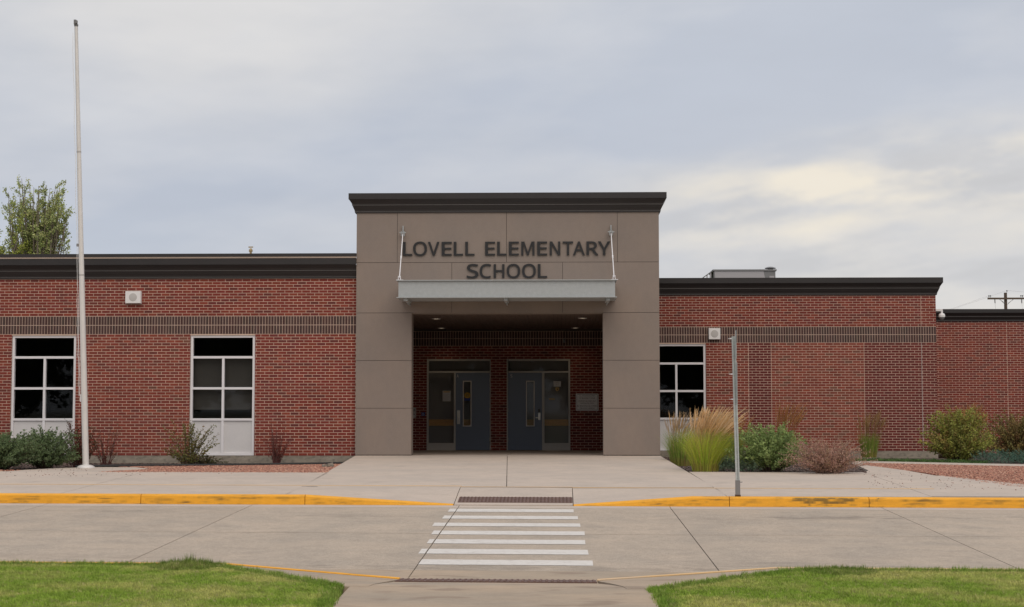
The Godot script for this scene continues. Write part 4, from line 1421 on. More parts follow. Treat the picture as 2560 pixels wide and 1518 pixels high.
var lawn_l := PackedVector2Array([Vector2(-20.0, 20.43), Vector2(-2.42, 20.43), Vector2(-1.66, 21.14), Vector2(-0.88, 21.98), Vector2(-0.78, 23.3), Vector2(-0.85, 45.0), Vector2(-20.0, 45.0)])
var lawn_r := PackedVector2Array([Vector2(20.0, 20.43), Vector2(3.72, 20.43), Vector2(2.94, 21.12), Vector2(2.06, 22.02), Vector2(2.10, 23.2), Vector2(2.15, 45.0), Vector2(20.0, 45.0)])

func lawn_y(z: float) -> float:
	return -0.03 * minf(z, 40.0) - 0.024

func lawns() -> void:
	for o in [[lawn_l, "lawn"], [lawn_r, "lawn_001"]]:
		var b := MB.new()
		var poly := []
		for q in o[0]:
			poly.append(Vector2(q.x, q.y + skew(q.x)))
		poly_sheet(b, poly, func(_x, z): return lawn_y(z), 0.06)
		part(o[1], b, M.lawn, self).set_meta("kind", "structure")
	# tufts: several blades each
	var kinds := []
	for k in 5:
		var b := MB.new()
		for i in 11:
			var a := rng.randf() * TAU
			var r := sqrt(rng.randf()) * 0.035
			var p := Vector3(cos(a) * r, 0, sin(a) * r)
			var h := rng.randf_range(0.5, 1.0)
			var la := rng.randf() * TAU
			var lean := Vector3(cos(la), 0, sin(la)) * rng.randf_range(0.3, 1.3) * h
			var w := Vector3(-sin(la + 0.7), 0, cos(la + 0.7)) * 0.0021
			var f := rng.randf_range(0.7, 1.25)
			var col := Color(f, f, f * rng.randf_range(0.8, 1.1))
			var mid := p + Vector3(lean.x * 0.03 * 0.35, 0.028 * h, lean.z * 0.03 * 0.35)
			var tip := p + Vector3(lean.x * 0.03, 0.05 * h, lean.z * 0.03)
			b.quad(p - w, mid - w, mid + w, p + w, col)
			b.tri(mid - w, tip, mid + w, col)
		kinds.append(b.mesh(M.blade))
	var patch := FastNoiseLite.new()
	patch.seed = 77
	patch.frequency = 0.55
	patch.fractal_octaves = 4
	var fine := FastNoiseLite.new()
	fine.seed = 12
	fine.frequency = 3.0
	for o in [[lawn_l, "lawn_grass", "mown lawn grass left of the near path", -7.5, -0.7], [lawn_r, "lawn_grass_001", "mown lawn grass right of the near path", 2.0, 9.0]]:
		var w := [[], [], [], [], []]
		var t := [[], [], [], [], []]
		var poly: PackedVector2Array = o[0]
		for i in 78000:
			var p := Vector2(rng.randf_range(o[3], o[4]), rng.randf_range(20.44, 26.0))
			if i > 62000:
				p.y = rng.randf_range(20.44, 22.2)
			if not inside(p, poly):
				continue
			var edge := 9.0
			for k in range(1, 4):
				var q := Geometry2D.get_closest_point_to_segment(p, poly[k], poly[k + 1])
				edge = minf(edge, q.distance_to(p))
			edge = minf(edge, (p.y - 20.43) * 1.0)
			var z := p.y + skew(p.x)
			var n := patch.get_noise_2d(p.x, p.y * 1.5)
			var m := fine.get_noise_2d(p.x, p.y)
			var c := Color(0.315, 0.445, 0.070).lerp(Color(0.57, 0.57, 0.19), clampf(0.36 + n * 1.7 + m * 0.45, 0.0, 1.0))
			var s := rng.randf_range(0.7, 1.15) * (1.0 + 0.25 * m)
			if edge < 0.16:
				s *= lerpf(1.45, 1.0, edge / 0.16) * rng.randf_range(0.7, 1.3)
				c = c.lerp(Color(0.20, 0.33, 0.05), 0.7)
			var dt := p.distance_to(Vector2(-2.75, 20.6)) if o[3] < 0.0 else p.distance_to(Vector2(4.1, 20.6))
			if dt < 0.38:
				s *= lerpf(1.9 if o[3] < 0.0 else 1.3, 1.0, dt * dt / 0.145)
				c = c.lerp(Color(0.14, 0.22, 0.04), 0.6)
			if rng.randf() < 0.06:
				c = Color(0.55, 0.48, 0.24)
			var g := rng.randf_range(0.6, 1.45)
			var k := rng.randi() % 5
			w[k].append(Transform3D(Basis(Vector3.UP, rng.randf() * TAU).scaled(Vector3(1, s, 1)), Vector3(p.x, lawn_y(z) - 0.002, z)))
			t[k].append(Color(c.r * g, c.g * g, c.b * g))
		var holder := thing(o[1], o[2], "grass")
		holder.set_meta("kind", "stuff")
		for k in 5:
			many("tufts", kinds[k], w[k], t[k], holder)

# ---------------------------------------------------------------- plants
func vary(cols: Array, lo := 0.7, hi := 1.3) -> Color:
	var c: Color = cols[rng.randi() % cols.size()]
	var f := rng.randf_range(lo, hi)
	return Color(c.r * f, c.g * f, c.b * f)

func leaf(b: MB, p: Vector3, d: Vector3, ln: float, wd: float, col: Color) -> void:
	var s := d.cross(Vector3(rng.randf_range(-1, 1), rng.randf_range(-1, 1), rng.randf_range(-1, 1))).normalized() * wd * 0.5
	var up := d.cross(s).normalized() * wd * 0.12
	var m := p + d * ln * 0.45
	var e := p + d * ln
	b.tri(p, m - s + up, e, col)
	b.tri(p, e, m + s + up, col)

func rand_dir() -> Vector3:
	var v := Vector3(rng.randf_range(-1, 1), rng.randf_range(-1, 1), rng.randf_range(-1, 1))
	return v.normalized() if v.length() > 0.01 else Vector3.UP

# stems that arch from the base to points in the crown, leaves along their outer part
func shrub(called: String, label: String, category: String, at: Vector3, rx: float, h: float, rz: float, stems: int, per: int, ln: float, cols: Array, stem_mat: Material, jitter := 0.05, from := 0.3, upright := 0.0, group := "") -> Node3D:
	var o := thing(called, label, category, group, at)
	var fb := MB.new()
	var sb := MB.new()
	for i in stems:
		var a := rng.randf() * TAU
		var r := sqrt(rng.randf())
		var y := rng.randf_range(0.25, 1.0)
		var env := sqrt(maxf(0.05, 1.0 - pow(maxf(0.0, y - 0.45) / 0.62, 2.0)))
		var tip := Vector3(cos(a) * r * rx * env, h * y * rng.randf_range(0.85, 1.08), sin(a) * r * rz * env)
		var root := Vector3(tip.x * (0.15 + upright * 0.4) + rng.randf_range(-0.05, 0.05), 0.0, tip.z * (0.15 + upright * 0.4) + rng.randf_range(-0.05, 0.05))
		var ctl := Vector3(lerpf(root.x, tip.x, 0.35), tip.y * 0.7, lerpf(root.z, tip.z, 0.35))
		var pts := []
		var rad := []
		for k in 5:
			var t := k / 4.0
			pts.append(root.lerp(ctl, t).lerp(ctl.lerp(tip, t), t))
			rad.append(lerpf(0.007, 0.0018, t))
		if i % 2 == 0 or stems < 80:
			sb.tube(pts, rad, 4, Color.WHITE, false)
		var base := vary(cols, 0.82, 1.2)
		for k in per:
			var t := rng.randf_range(from, 1.02)
			var p := root.lerp(ctl, t).lerp(ctl.lerp(tip, t), t) + rand_dir() * jitter * rng.randf()
			var d := (rand_dir() + Vector3(p.x * 0.6, 0.45, p.z * 0.6)).normalized()
			var c := base.lerp(vary(cols), 0.55)
			leaf(fb, p, d, ln * rng.randf_range(0.7, 1.3), ln * rng.randf_range(0.45, 0.7), c)
	part("foliage", fb, M.leaf, o)
	part("stems", sb, stem_mat, o)
	return o

func reed_grass(label: String, at: Vector3, r: float, hb: float, hp: float, blades: int, plumes: int, lean: Vector3, gcol: Array, pcol: Array, spread := 1.0) -> void:
	var o := thing("reed_grass", label, "ornamental grass", "feather reed grasses right of the entrance", at)
	var b := MB.new()
	for i in blades:
		var a := rng.randf() * TAU
		var q := sqrt(rng.randf()) * r * 0.55
		var root := Vector3(cos(a) * q, 0, sin(a) * q)
		var out := Vector3(cos(a), 0, sin(a)) * rng.randf_range(0.05, 0.55) * r * spread * 1.5 + lean * rng.randf_range(0.0, 0.5)
		var h := hb * rng.randf_range(0.55, 1.1)
		var c := vary(gcol, 0.75, 1.25)
		var dry := Color(0.40, 0.25, 0.10)
		if rng.randf() < 0.08:
			c = Color(0.46, 0.34, 0.15)
		var side := Vector3(-sin(a + rng.randf_range(-1, 1)), 0, cos(a + rng.randf_range(-1, 1))) * rng.randf_range(0.003, 0.0055)
		var prev := root
		for k in range(1, 5):
			var t := k / 4.0
			var p := root + out * t * t + Vector3(0, h * (t - 0.12 * t * t * t), 0)
			var w0 := side * (1.0 - (k - 1) / 4.2)
			var w1 := side * (1.0 - k / 4.2)
			var cc := c
			if k == 1:
				cc = c.lerp(dry, rng.randf() * 0.75)
			b.quad(prev - w0, p - w1, p + w1, prev + w0, cc)
			prev = p
	part("blades", b, M.blade, o)
	b = MB.new()
	for i in plumes:
		var a := rng.randf() * TAU
		var q := sqrt(rng.randf()) * r * 0.6
		var root := Vector3(cos(a) * q, hb * 0.35, sin(a) * q)
		var h := hp * rng.randf_range(0.72, 1.04)
		var tip := Vector3(root.x * 1.9, h, root.z * 1.9) + lean * rng.randf_range(0.45, 1.35) + Vector3(rng.randf_range(-0.04, 0.04), 0, rng.randf_range(-0.04, 0.04))
		var c := vary(pcol, 0.75, 1.2)
		var pts := []
		for k in 9:
			var t := k / 8.0
			var bend := t * t
			pts.append(Vector3(lerpf(root.x, tip.x, bend), lerpf(root.y, tip.y, t * (1.12 - 0.12 * t)), lerpf(root.z, tip.z, bend)))
		b.tube(pts.slice(0, 6), [0.0022, 0.002, 0.002, 0.002, 0.0018, 0.0018], 3, c * 0.9, false)
		b.tube(pts.slice(5), [0.003, 0.0075, 0.0065, 0.001], 4, c, false)
		for k in 16:
			var t := rng.randf_range(0.58, 1.0)
			var f := t * 8.0
			var p: Vector3 = pts[int(f) if f < 8.0 else 7].lerp(pts[mini(int(f) + 1, 8)], fmod(f, 1.0))
			leaf(b, p, (rand_dir() * 0.6 + Vector3.UP + lean).normalized(), 0.035, 0.006, c * rng.randf_range(0.8, 1.2))
	part("plumes", b, M.blade, o)

func juniper(called: String, label: String, poly: Array, sprigs: int, h: float, cols: Array) -> void:
	var pl := PackedVector2Array(poly)
	var lo := pl[0]
	var hi := pl[0]
	var cen := Vector2.ZERO
	for q in pl:
		lo = lo.min(q)
		hi = hi.max(q)
		cen += q / pl.size()
	var o := thing(called, label, "shrub", "low junipers along the beds", Vector3(cen.x, side_y(cen.y) - 0.04, cen.y))
	var b := MB.new()
	var sb := MB.new()
	var made := 0
	while made < sprigs:
		var p := Vector2(rng.randf_range(lo.x, hi.x), rng.randf_range(lo.y, hi.y))
		if not inside(p, pl):
			continue
		made += 1
		var a := rng.randf() * TAU
		var d := Vector3(cos(a), rng.randf_range(0.1, 0.7) * minf(1.0, h * 4.0), sin(a)).normalized()
		var root := Vector3(p.x - cen.x, rng.randf_range(0.0, h * 0.55), p.y - cen.y)
		var l := rng.randf_range(0.12, 0.26)
		var c := vary(cols, 0.7, 1.3)
		if made % 4 == 0:
			sb.tube([root, root + d * l], [0.003, 0.0015], 3, Color.WHITE, false)
		for k in 16:
			var t := rng.randf()
			var q := root + d * l * t + Vector3(0, minf(h * 0.3, l * 0.3) * t, 0)
			leaf(b, q, (d + rand_dir() * 0.9).normalized(), 0.045, 0.010, c * rng.randf_range(0.8, 1.2))
	part("foliage", b, M.leaf, o)
	part("stems", sb, M.stem, o)

func tree(label: String, at: Vector3, height: float, spread: float, limbs: int, per: int, ln: float, cols: Array, upright: float, crown_from: float, group: String) -> Node3D:
	var o := thing("tree", label, "tree", group, at)
	var tb := MB.new()
	var fb := MB.new()
	var top := Vector3(0, height * 0.86, 0)
	tb.tube([Vector3(0, -0.3, 0), Vector3(0.05, height * 0.3, 0), Vector3(-0.04, height * 0.6, 0.03), top], [height * 0.022, height * 0.018, height * 0.011, 0.02], 9)
	for i in limbs:
		var y0 := height * rng.randf_range(crown_from * 0.8, 0.78)
		var a := rng.randf() * TAU
		var t0 := y0 / height
		var reach := spread * (1.0 - 0.65 * maxf(0.0, t0 - 0.35)) * rng.randf_range(0.45, 1.05)
		var rise := (height - y0) * rng.randf_range(0.3, 0.75) * upright + reach * 0.35
		var tip := Vector3(cos(a) * reach, minf(y0 + rise, height * rng.randf_range(0.86, 1.02)), sin(a) * reach)
		var root := Vector3(0, y0, 0)
		var ctl := Vector3(tip.x * 0.75, lerpf(y0, tip.y, 0.3), tip.z * 0.75)
		var pts := []
		var rad := []
		for k in 6:
			var t := k / 5.0
			pts.append(root.lerp(ctl, t).lerp(ctl.lerp(tip, t), t))
			rad.append(lerpf(height * 0.007, 0.008, t))
		tb.tube(pts, rad, 5, Color.WHITE, false)
		var tone_ := rng.randf_range(0.8, 1.2)
		for s in 7:           # twigs, each with its own clump
			var t := rng.randf_range(0.25, 1.0)
			var p0 := root.lerp(ctl, t).lerp(ctl.lerp(tip, t), t)
			var d := (rand_dir() + Vector3(tip.x, 0, tip.z).normalized() * 0.5 + Vector3.UP * 0.9 * upright).normalized()
			var l := spread * rng.randf_range(0.18, 0.42)
			var p1 := p0 + d * l
			tb.tube([p0, p1], [0.012, 0.004], 3, Color.WHITE, false)
			for k in per:
				var q := p0.lerp(p1, rng.randf_range(0.1, 1.05)) + rand_dir() * rng.randf() * spread * 0.09
				leaf(fb, q, (rand_dir() + Vector3.DOWN * 0.3).normalized(), ln * rng.randf_range(0.7, 1.2), ln * rng.randf_range(0.6, 0.9), vary(cols, 0.7, 1.25) * tone_)
	part("trunk", tb, M.bark, o)
	part("crown", fb, M.leaf, o)
	return o

func plants() -> void:
	var y := -0.165 - 0.04
	var green := [Color(0.140, 0.195, 0.085), Color(0.11, 0.16, 0.07), Color(0.175, 0.23, 0.11), Color(0.15, 0.195, 0.105)]
	shrub("leafy_shrub", "rounded dark green shrub cut off by the left edge", "shrub", Vector3(-10.45, y, 4.45), 1.15, 0.80, 0.7, 320, 52, 0.052, green, M.stem)
	shrub("leafy_shrub", "dark green shrub before the left window, left of the flagpole", "shrub", Vector3(-9.75, y, 3.6), 0.85, 0.86, 0.55, 250, 52, 0.05, green, M.stem)
	var russet := [Color(0.14, 0.05, 0.038), Color(0.10, 0.045, 0.035), Color(0.08, 0.085, 0.04), Color(0.16, 0.07, 0.045)]
	shrub("russet_shrub", "thin russet shrub just left of the flagpole", "shrub", Vector3(-9.28, y, 2.75), 0.5, 1.1, 0.35, 90, 36, 0.04, russet, M.red_stem, 0.05, 0.15, 0.3)
	shrub("russet_shrub", "sparse reddish twiggy shrub right behind the flagpole", "shrub", Vector3(-9.12, y, 1.2), 0.55, 0.98, 0.35, 26, 20, 0.034, [Color(0.15, 0.045, 0.035), Color(0.11, 0.04, 0.03), Color(0.14, 0.09, 0.04)], M.red_stem, 0.04, 0.2, 0.2)
	shrub("open_shrub", "open yellow-green shrub with bare stems before the second window", "shrub", Vector3(-7.12, y, 1.5), 0.75, 1.05, 0.4, 64, 40, 0.044, [Color(0.17, 0.19, 0.06), Color(0.21, 0.20, 0.065), Color(0.13, 0.145, 0.05), Color(0.25, 0.17, 0.06)], M.stem, 0.045, 0.12)
	shrub("open_shrub", "sprawling weedy growth at the foot of the yellow-green shrub", "shrub", Vector3(-6.75, y, 1.35), 0.55, 0.24, 0.35, 40, 26, 0.035, [Color(0.09, 0.11, 0.04), Color(0.13, 0.085, 0.04), Color(0.07, 0.085, 0.035)], M.stem)
	shrub("red_twig_shrub", "small red twiggy shrub between the second window and the portico", "shrub", Vector3(-5.33, y, 0.45), 0.48, 1.0, 0.28, 80, 14, 0.026, [Color(0.15, 0.045, 0.035), Color(0.12, 0.035, 0.03), Color(0.19, 0.065, 0.04)], M.red_stem, 0.03, 0.2)
	# right bed
	var lime := [Color(0.50, 0.60, 0.08), Color(0.58, 0.63, 0.09), Color(0.40, 0.54, 0.075), Color(0.64, 0.63, 0.12)]
	var deep := [Color(0.22, 0.34, 0.065), Color(0.29, 0.39, 0.08), Color(0.36, 0.44, 0.095)]
	var straw := [Color(0.82, 0.57, 0.30), Color(0.86, 0.64, 0.38), Color(0.74, 0.48, 0.23), Color(0.80, 0.60, 0.38)]
	var rusty := [Color(0.52, 0.25, 0.10), Color(0.58, 0.31, 0.13), Color(0.45, 0.20, 0.08)]
	reed_grass("tall green reed grass with pale plumes against the portico", Vector3(3.98, y, 1.6), 0.52, 0.90, 1.20, 1900, 130, Vector3(0.24, 0, 0.05), deep, [Color(0.56, 0.40, 0.23), Color(0.50, 0.38, 0.27), Color(0.64, 0.42, 0.21)])
	reed_grass("bright lime reed grass with golden plumes blown to the right", Vector3(4.15, y, 5.05), 0.46, 0.98, 1.30, 2300, 240, Vector3(0.27, 0, 0.05), lime, straw, 1.5)
	reed_grass("dark reed grass half hidden behind the signpost", Vector3(5.62, y + 0.03, -3.6), 0.42, 0.80, 1.15, 900, 30, Vector3(0.2, 0, 0), deep, rusty)
	reed_grass("rust-plumed reed grass rising behind the green shrub", Vector3(7.0, y + 0.03, -4.0), 0.40, 0.70, 1.42, 700, 90, Vector3(0.22, 0, 0), deep, rusty)
	reed_grass("single reed grass standing against the bare brick wall", Vector3(9.22, y + 0.05, -4.3), 0.36, 0.72, 1.18, 900, 70, Vector3(0.10, 0, 0), deep, [Color(0.44, 0.27, 0.11), Color(0.38, 0.24, 0.11)], 0.8)
	var fresh := [Color(0.245, 0.33, 0.11), Color(0.30, 0.39, 0.135), Color(0.20, 0.275, 0.095), Color(0.36, 0.44, 0.165), Color(0.175, 0.24, 0.095)]
	shrub("leafy_shrub", "fresh green rounded shrub beside the signpost", "shrub", Vector3(5.42, y, 5.3), 0.92, 0.95, 0.6, 260, 56, 0.05, fresh, M.stem)
	shrub("dry_shrub", "low pinkish brown dry shrub right of the green one", "shrub", Vector3(6.45, y, 5.95), 1.0, 0.72, 0.5, 330, 36, 0.029, [Color(0.45, 0.255, 0.195), Color(0.54, 0.32, 0.25), Color(0.37, 0.20, 0.155), Color(0.56, 0.37, 0.29), Color(0.35, 0.26, 0.14)], M.dry_stem, 0.045, 0.15)
	juniper("juniper", "grey-green juniper between the reed grass and the green shrub", [Vector2(4.45, 5.3), Vector2(5.1, 5.7), Vector2(5.4, 4.3), Vector2(5.2, 2.8), Vector2(4.5, 3.0)], 420, 0.34, [Color(0.13, 0.19, 0.12), Color(0.105, 0.155, 0.10), Color(0.165, 0.225, 0.145)])
	var olive := [Color(0.33, 0.355, 0.075), Color(0.26, 0.275, 0.075), Color(0.41, 0.43, 0.10), Color(0.33, 0.21, 0.08), Color(0.21, 0.22, 0.075)]
	shrub("olive_shrub", "large round yellow-green shrub by the wing's right corner", "shrub", Vector3(10.82, y, -1.5), 1.0, 1.30, 0.65, 300, 56, 0.06, olive, M.stem, 0.06, 0.2)
	shrub("bronze_shrub", "loose bronze shrub at the right edge", "shrub", Vector3(12.5, y, -2.6), 0.95, 1.22, 0.6, 220, 46, 0.055, [Color(0.24, 0.18, 0.07), Color(0.26, 0.14, 0.07), Color(0.19, 0.19, 0.075), Color(0.32, 0.25, 0.085)], M.stem, 0.06, 0.25)
	reed_grass("rust-red reed grass between the round and the bronze shrub", Vector3(12.15, y + 0.05, -5.4), 0.38, 0.80, 1.38, 500, 110, Vector3(0.08, 0, 0), [Color(0.30, 0.20, 0.07), Color(0.25, 0.18, 0.07)], rusty)
	var blue := [Color(0.095, 0.17, 0.125), Color(0.075, 0.14, 0.105), Color(0.13, 0.215, 0.155)]
	juniper("juniper", "blue-green juniper mat at the right edge", [Vector2(10.9, -0.55), Vector2(12.1, 0.45), Vector2(14.0, 1.6), Vector2(14.0, -0.8), Vector2(12.4, -1.6), Vector2(11.4, -1.6)], 900, 0.34, blue)
	juniper("juniper", "thin strip of green juniper along the foot of the brick wall", [Vector2(8.2, -1.9), Vector2(8.55, -1.85), Vector2(11.1, -0.15), Vector2(11.3, -1.0), Vector2(8.6, -2.6)], 800, 0.07, [Color(0.11, 0.19, 0.06), Color(0.085, 0.15, 0.05), Color(0.14, 0.23, 0.075)])
	# trees: two behind the left wing, a row across the street that the windows mirror
	var poplar := [Color(0.42, 0.48, 0.19), Color(0.48, 0.53, 0.23), Color(0.36, 0.42, 0.16), Color(0.50, 0.48, 0.21)]
	tree("slender poplar rising behind the flagpole above the roof", Vector3(-20.4, -0.6, -28.0), 11.1, 1.36, 100, 46, 0.080, poplar, 1.55, 0.35, "trees behind the left wing")
	tree("lower yellow-green tree cut off by the left edge above the roof", Vector3(-21.75, -0.6, -27.0), 9.5, 1.6, 50, 44, 0.085, [Color(0.38, 0.43, 0.09), Color(0.44, 0.45, 0.11), Color(0.30, 0.37, 0.085)], 1.0, 0.35, "trees behind the left wing")
	var oak := [Color(0.05, 0.075, 0.025), Color(0.06, 0.085, 0.03), Color(0.045, 0.06, 0.022)]
	var proto := tree("tree across the street, behind the viewer", Vector3(-16.0, -1.5, 66.0), 12.0, 5.2, 90, 24, 0.45, oak, 0.7, 0.06, "trees across the street")
	for q in [[-26.0, 72.0, 1.1, 0.6], [-6.5, 70.0, 1.15, 1.9], [4.0, 67.0, 1.0, 3.1], [13.5, 71.0, 1.2, 4.4], [23.0, 66.0, 1.05, 5.2], [33.0, 73.0, 1.15, 2.4], [-36.0, 68.0, 1.1, 0.2]]:
		var t := proto.duplicate()
		t.name = numbered("tree")
		add_child(t)
		t.position = Vector3(q[0], -1.5, q[1])
		t.scale = Vector3.ONE * q[2]
		t.rotation.y = q[3]

# ---------------------------------------------------------------- street furniture, roof, distance
func furniture() -> void:
	# flagpole
	var base := Vector3(-8.83, side_y(3.7) - 0.002, 3.67)
	var o := thing("flagpole", "tall bare white metal flagpole leaning slightly left", "flagpole", "", base)
	var top := Vector3(-0.385, 9.50, 0.0)
	var b := MB.new()
	var pts := []
	var rad := []
	for k in 13:
		var t := k / 12.0
		pts.append(top * t)
		rad.append(lerpf(0.067, 0.037, maxf(0.0, (t - 0.15) / 0.85)))
	b.tube(pts, rad, 20)
	part("shaft", b, M.pole, o)
	for t in [0.43, 0.71]:
		b = MB.new()
		var r := lerpf(0.067, 0.037, (t - 0.15) / 0.85) + 0.0015
		b.tube([top * t, top * (t + 0.004)], [r, r], 20)
		part("joint_ring", b, M.ring, o)
	b = MB.new()
	b.lathe(Vector3.ZERO, [Vector2(0.19, 0.0), Vector2(0.185, 0.02), Vector2(0.15, 0.045), Vector2(0.10, 0.062), Vector2(0.066, 0.07)], 28)
	part("base_collar", b, M.pole, o)
	b = MB.new()
	b.lathe(top, [Vector2(0.037, 0.0), Vector2(0.045, 0.02), Vector2(0.045, 0.05), Vector2(0.02, 0.06)], 14)
	b.obox(Transform3D(Basis(), top + Vector3(-0.01, 0.09, 0.02)), Vector3(0.05, 0.10, 0.10))
	b.lathe(top + Vector3(0.012, 0.09, 0.05), [Vector2(0.0, -0.03), Vector2(0.035, -0.03), Vector2(0.035, 0.03), Vector2(0.0, 0.03)], 12)
	part("truck", b, M.hvac, o)
	b = MB.new()
	var rope := []
	var rr := []
	for k in 20:
		var t := lerpf(0.16, 0.985, k / 19.0)
		rope.append(top * t + Vector3(-0.085 + 0.02 * t + 0.008 * sin(k * 1.7), 0, 0.04))
		rr.append(0.005)
	b.tube(rope, rr, 5)
	for k in 10:
		var t := lerpf(0.16, 0.36, k / 9.0)
		var a: Vector3 = top * t + Vector3(-0.105 - 0.012 * sin(k * 2.1), 0, 0.03)
		if k:
			b.tube([rope[0] if k == 0 else b.v[-1], a], [0.0045, 0.0045], 5)
		b.tube([a, top * (t + 0.022) + Vector3(-0.10, 0, 0.03)], [0.0045, 0.0045], 5)
	part("halyard", b, M.white_box, o)
	b = MB.new()
	b.box(Vector3(-0.13, 1.47, 0.0), Vector3(-0.07, 1.49, 0.03))
	b.box(Vector3(-0.145, 1.40, 0.005), Vector3(-0.128, 1.56, 0.025))
	part("cleat", b, M.frame, o)
	for q in [[0.455, 0.045], [0.50, 0.03]]:
		b = MB.new()
		var p: Vector3 = top * q[0]
		b.box(p + Vector3(-0.088, -0.03, 0), p + Vector3(-0.05, 0.03, 0.035))
		part("rope_clip", b, M.dark_metal, o)

	# perforated signpost with two signs seen edge-on
	o = thing("sign_post", "perforated galvanised steel signpost behind the yellow kerb", "sign post", "", Vector3(4.085, walk_y(4.085, 11.55), 11.5))
	var h := 2.58
	b = MB.new()
	var sway := func(yy: float) -> float: return -0.045 * yy / h
	var n := 76
	for s in [-1.0, 1.0]:
		b.bar(Vector3(s * 0.0205, 0.26, 0.022), Vector3(s * 0.0205 + sway.call(h), h, 0.022), 0.021, 0.003)
	for k in n:
		var yy := 0.275 + (h - 0.28) * k / (n - 1)
		b.obox(Transform3D(Basis(), Vector3(sway.call(yy), yy, 0.022)), Vector3(0.021, (h - 0.28) / n * 0.55, 0.0028))
	for s in [-1.0, 1.0]:
		b.bar(Vector3(s * 0.0295, 0.26, 0.0), Vector3(s * 0.0295 + sway.call(h), h, 0.0), 0.003, 0.044)
	b.bar(Vector3(0, 0.26, -0.022), Vector3(sway.call(h), h, -0.022), 0.058, 0.003)
	part("post", b, M.galv, o)
	b = MB.new()
	for s in [-1.0, 1.0]:
		b.bar(Vector3(s * 0.034, -0.02, 0.0), Vector3(s * 0.034, 0.265, 0.0), 0.004, 0.072)
		b.bar(Vector3(0, -0.02, s * 0.034), Vector3(0, 0.265, s * 0.034), 0.064, 0.004)
	b.bar(Vector3(0.036, 0.235, 0), Vector3(0.075, 0.235, 0), 0.012, 0.012)
	part("sleeve", b, M.hvac, o)
	b = MB.new()
	b.box(Vector3(-0.042, -0.02, -0.042), Vector3(0.042, 0.035, 0.042))
	part("rusty_foot", b, M.rust, o)
	for q in [[2.22, 2.68, 0.34, "short edge-on sign at the post top"], [1.50, 2.16, 0.30, "longer edge-on sign lower on the post"]]:
		b = MB.new()
		var ym: float = (q[0] + q[1]) * 0.5
		b.obox(Transform3D(Basis(Vector3.UP, -0.06), Vector3(sway.call(ym) + 0.036, ym, -0.02)), Vector3(0.003, q[1] - q[0], q[2]))
		part("sign_plate", b, M.galv, o).set_meta("label", q[3])
	for yy in [2.545, 1.97, 1.565]:
		b = MB.new()
		b.tube([Vector3(sway.call(yy) - 0.09, yy, 0), Vector3(sway.call(yy) + 0.045, yy + 0.004, 0)], [0.005, 0.005], 6)
		b.tube([Vector3(sway.call(yy) - 0.06, yy, 0), Vector3(sway.call(yy) - 0.03, yy + 0.002, 0)], [0.011, 0.011], 6)
		part("bolt", b, M.frame, o)

	# roof unit behind the right wing
	o = thing("roof_unit", "grey rooftop ventilation unit with sloped louvre end", "air handler", "", Vector3(6.39, 4.4, -16.0))
	b = MB.new()
	b.box(Vector3(0, 0, -1.4), Vector3(2.06, 1.33, 0))
	part("housing", b, M.hvac, o)
	b = MB.new()
	b.box(Vector3(-0.03, 1.33, -1.45), Vector3(2.10, 1.38, 0.03))
	part("lid", b, M.hvac, o)
	b = MB.new()
	b.quad(Vector3(0.12, 0.4, 0.006), Vector3(0.03, 1.325, 0.006), Vector3(1.66, 1.325, 0.006), Vector3(1.86, 0.4, 0.006))
	b.quad(Vector3(0.12, 0.4, 0.0), Vector3(0.03, 1.325, 0.0), Vector3(0.03, 1.325, 0.006), Vector3(0.12, 0.4, 0.006))
	part("bright_panel", b, M.hvac_light, o)
	b = MB.new()
	b.box(Vector3(1.86, 1.06, 0.0), Vector3(2.02, 1.16, 0.01))
	part("name_plate", b, M.hvac_light, o)
	var lou := node("hood", o)
	b = MB.new()
	b.quad(Vector3(-0.85, 0.75, -1.4), Vector3(0, 1.38, -1.4), Vector3(0, 1.38, 0.02), Vector3(-0.85, 0.75, 0.02))
	b.bar(Vector3(-0.85, 0.75, 0.0), Vector3(0, 1.36, 0.0), 0.03, 0.03)
	part("hood_plate", b, M.hvac, lou)
	for k in 5:
		b = MB.new()
		var x := -0.10 - 0.12 * k
		b.box(Vector3(x - 0.02, 0.4, -0.02), Vector3(x + 0.02, 1.36 + x * 0.73, 0.0))
		part("louvre", b, M.hvac_light, lou)
	o = thing("roof_vent", "round capped vent on the roof unit's right end", "vent", "", Vector3(8.32, 5.78, -16.3))
	b = MB.new()
	b.tube([Vector3.ZERO, Vector3(0, 0.06, 0)], [0.09, 0.09], 14)
	part("pipe", b, M.hvac, o)
	b = MB.new()
	b.lathe(Vector3(0, 0.05, 0), [Vector2(0.0, 0.0), Vector2(0.18, 0.0), Vector2(0.19, 0.02), Vector2(0.08, 0.06), Vector2(0.0, 0.07)], 18)
	part("cap", b, M.hvac, o)
	o = thing("roof_vent", "low grey vent hood on the right wing's roof edge", "vent", "", Vector3(9.0, 4.49, -7.2))
	b = MB.new()
	b.box(Vector3(-0.05, 0, -0.1), Vector3(0.05, 0.1, 0.1))
	b.obox(Transform3D(Basis(Vector3.BACK, 0.35), Vector3(0, 0.135, 0)), Vector3(0.16, 0.04, 0.24))
	part("hood", b, M.hvac_light, o)

	# utility pole
	var up := Vector3(28.85, 8.03, -62.0)
	o = thing("utility_pole", "wooden utility pole with crossarm above the back wing", "utility pole", "", Vector3(up.x, -0.6, up.z))
	b = MB.new()
	b.tube([Vector3.ZERO, Vector3(0, 9.0, 0)], [0.14, 0.095], 12)
	part("shaft", b, M.pole_wood, o)
	var y := 8.63
	b = MB.new()
	b.box(Vector3(-1.14, y - 0.055, 0.10), Vector3(1.10, y + 0.055, 0.20))
	part("crossarm", b, M.pole_wood, o)
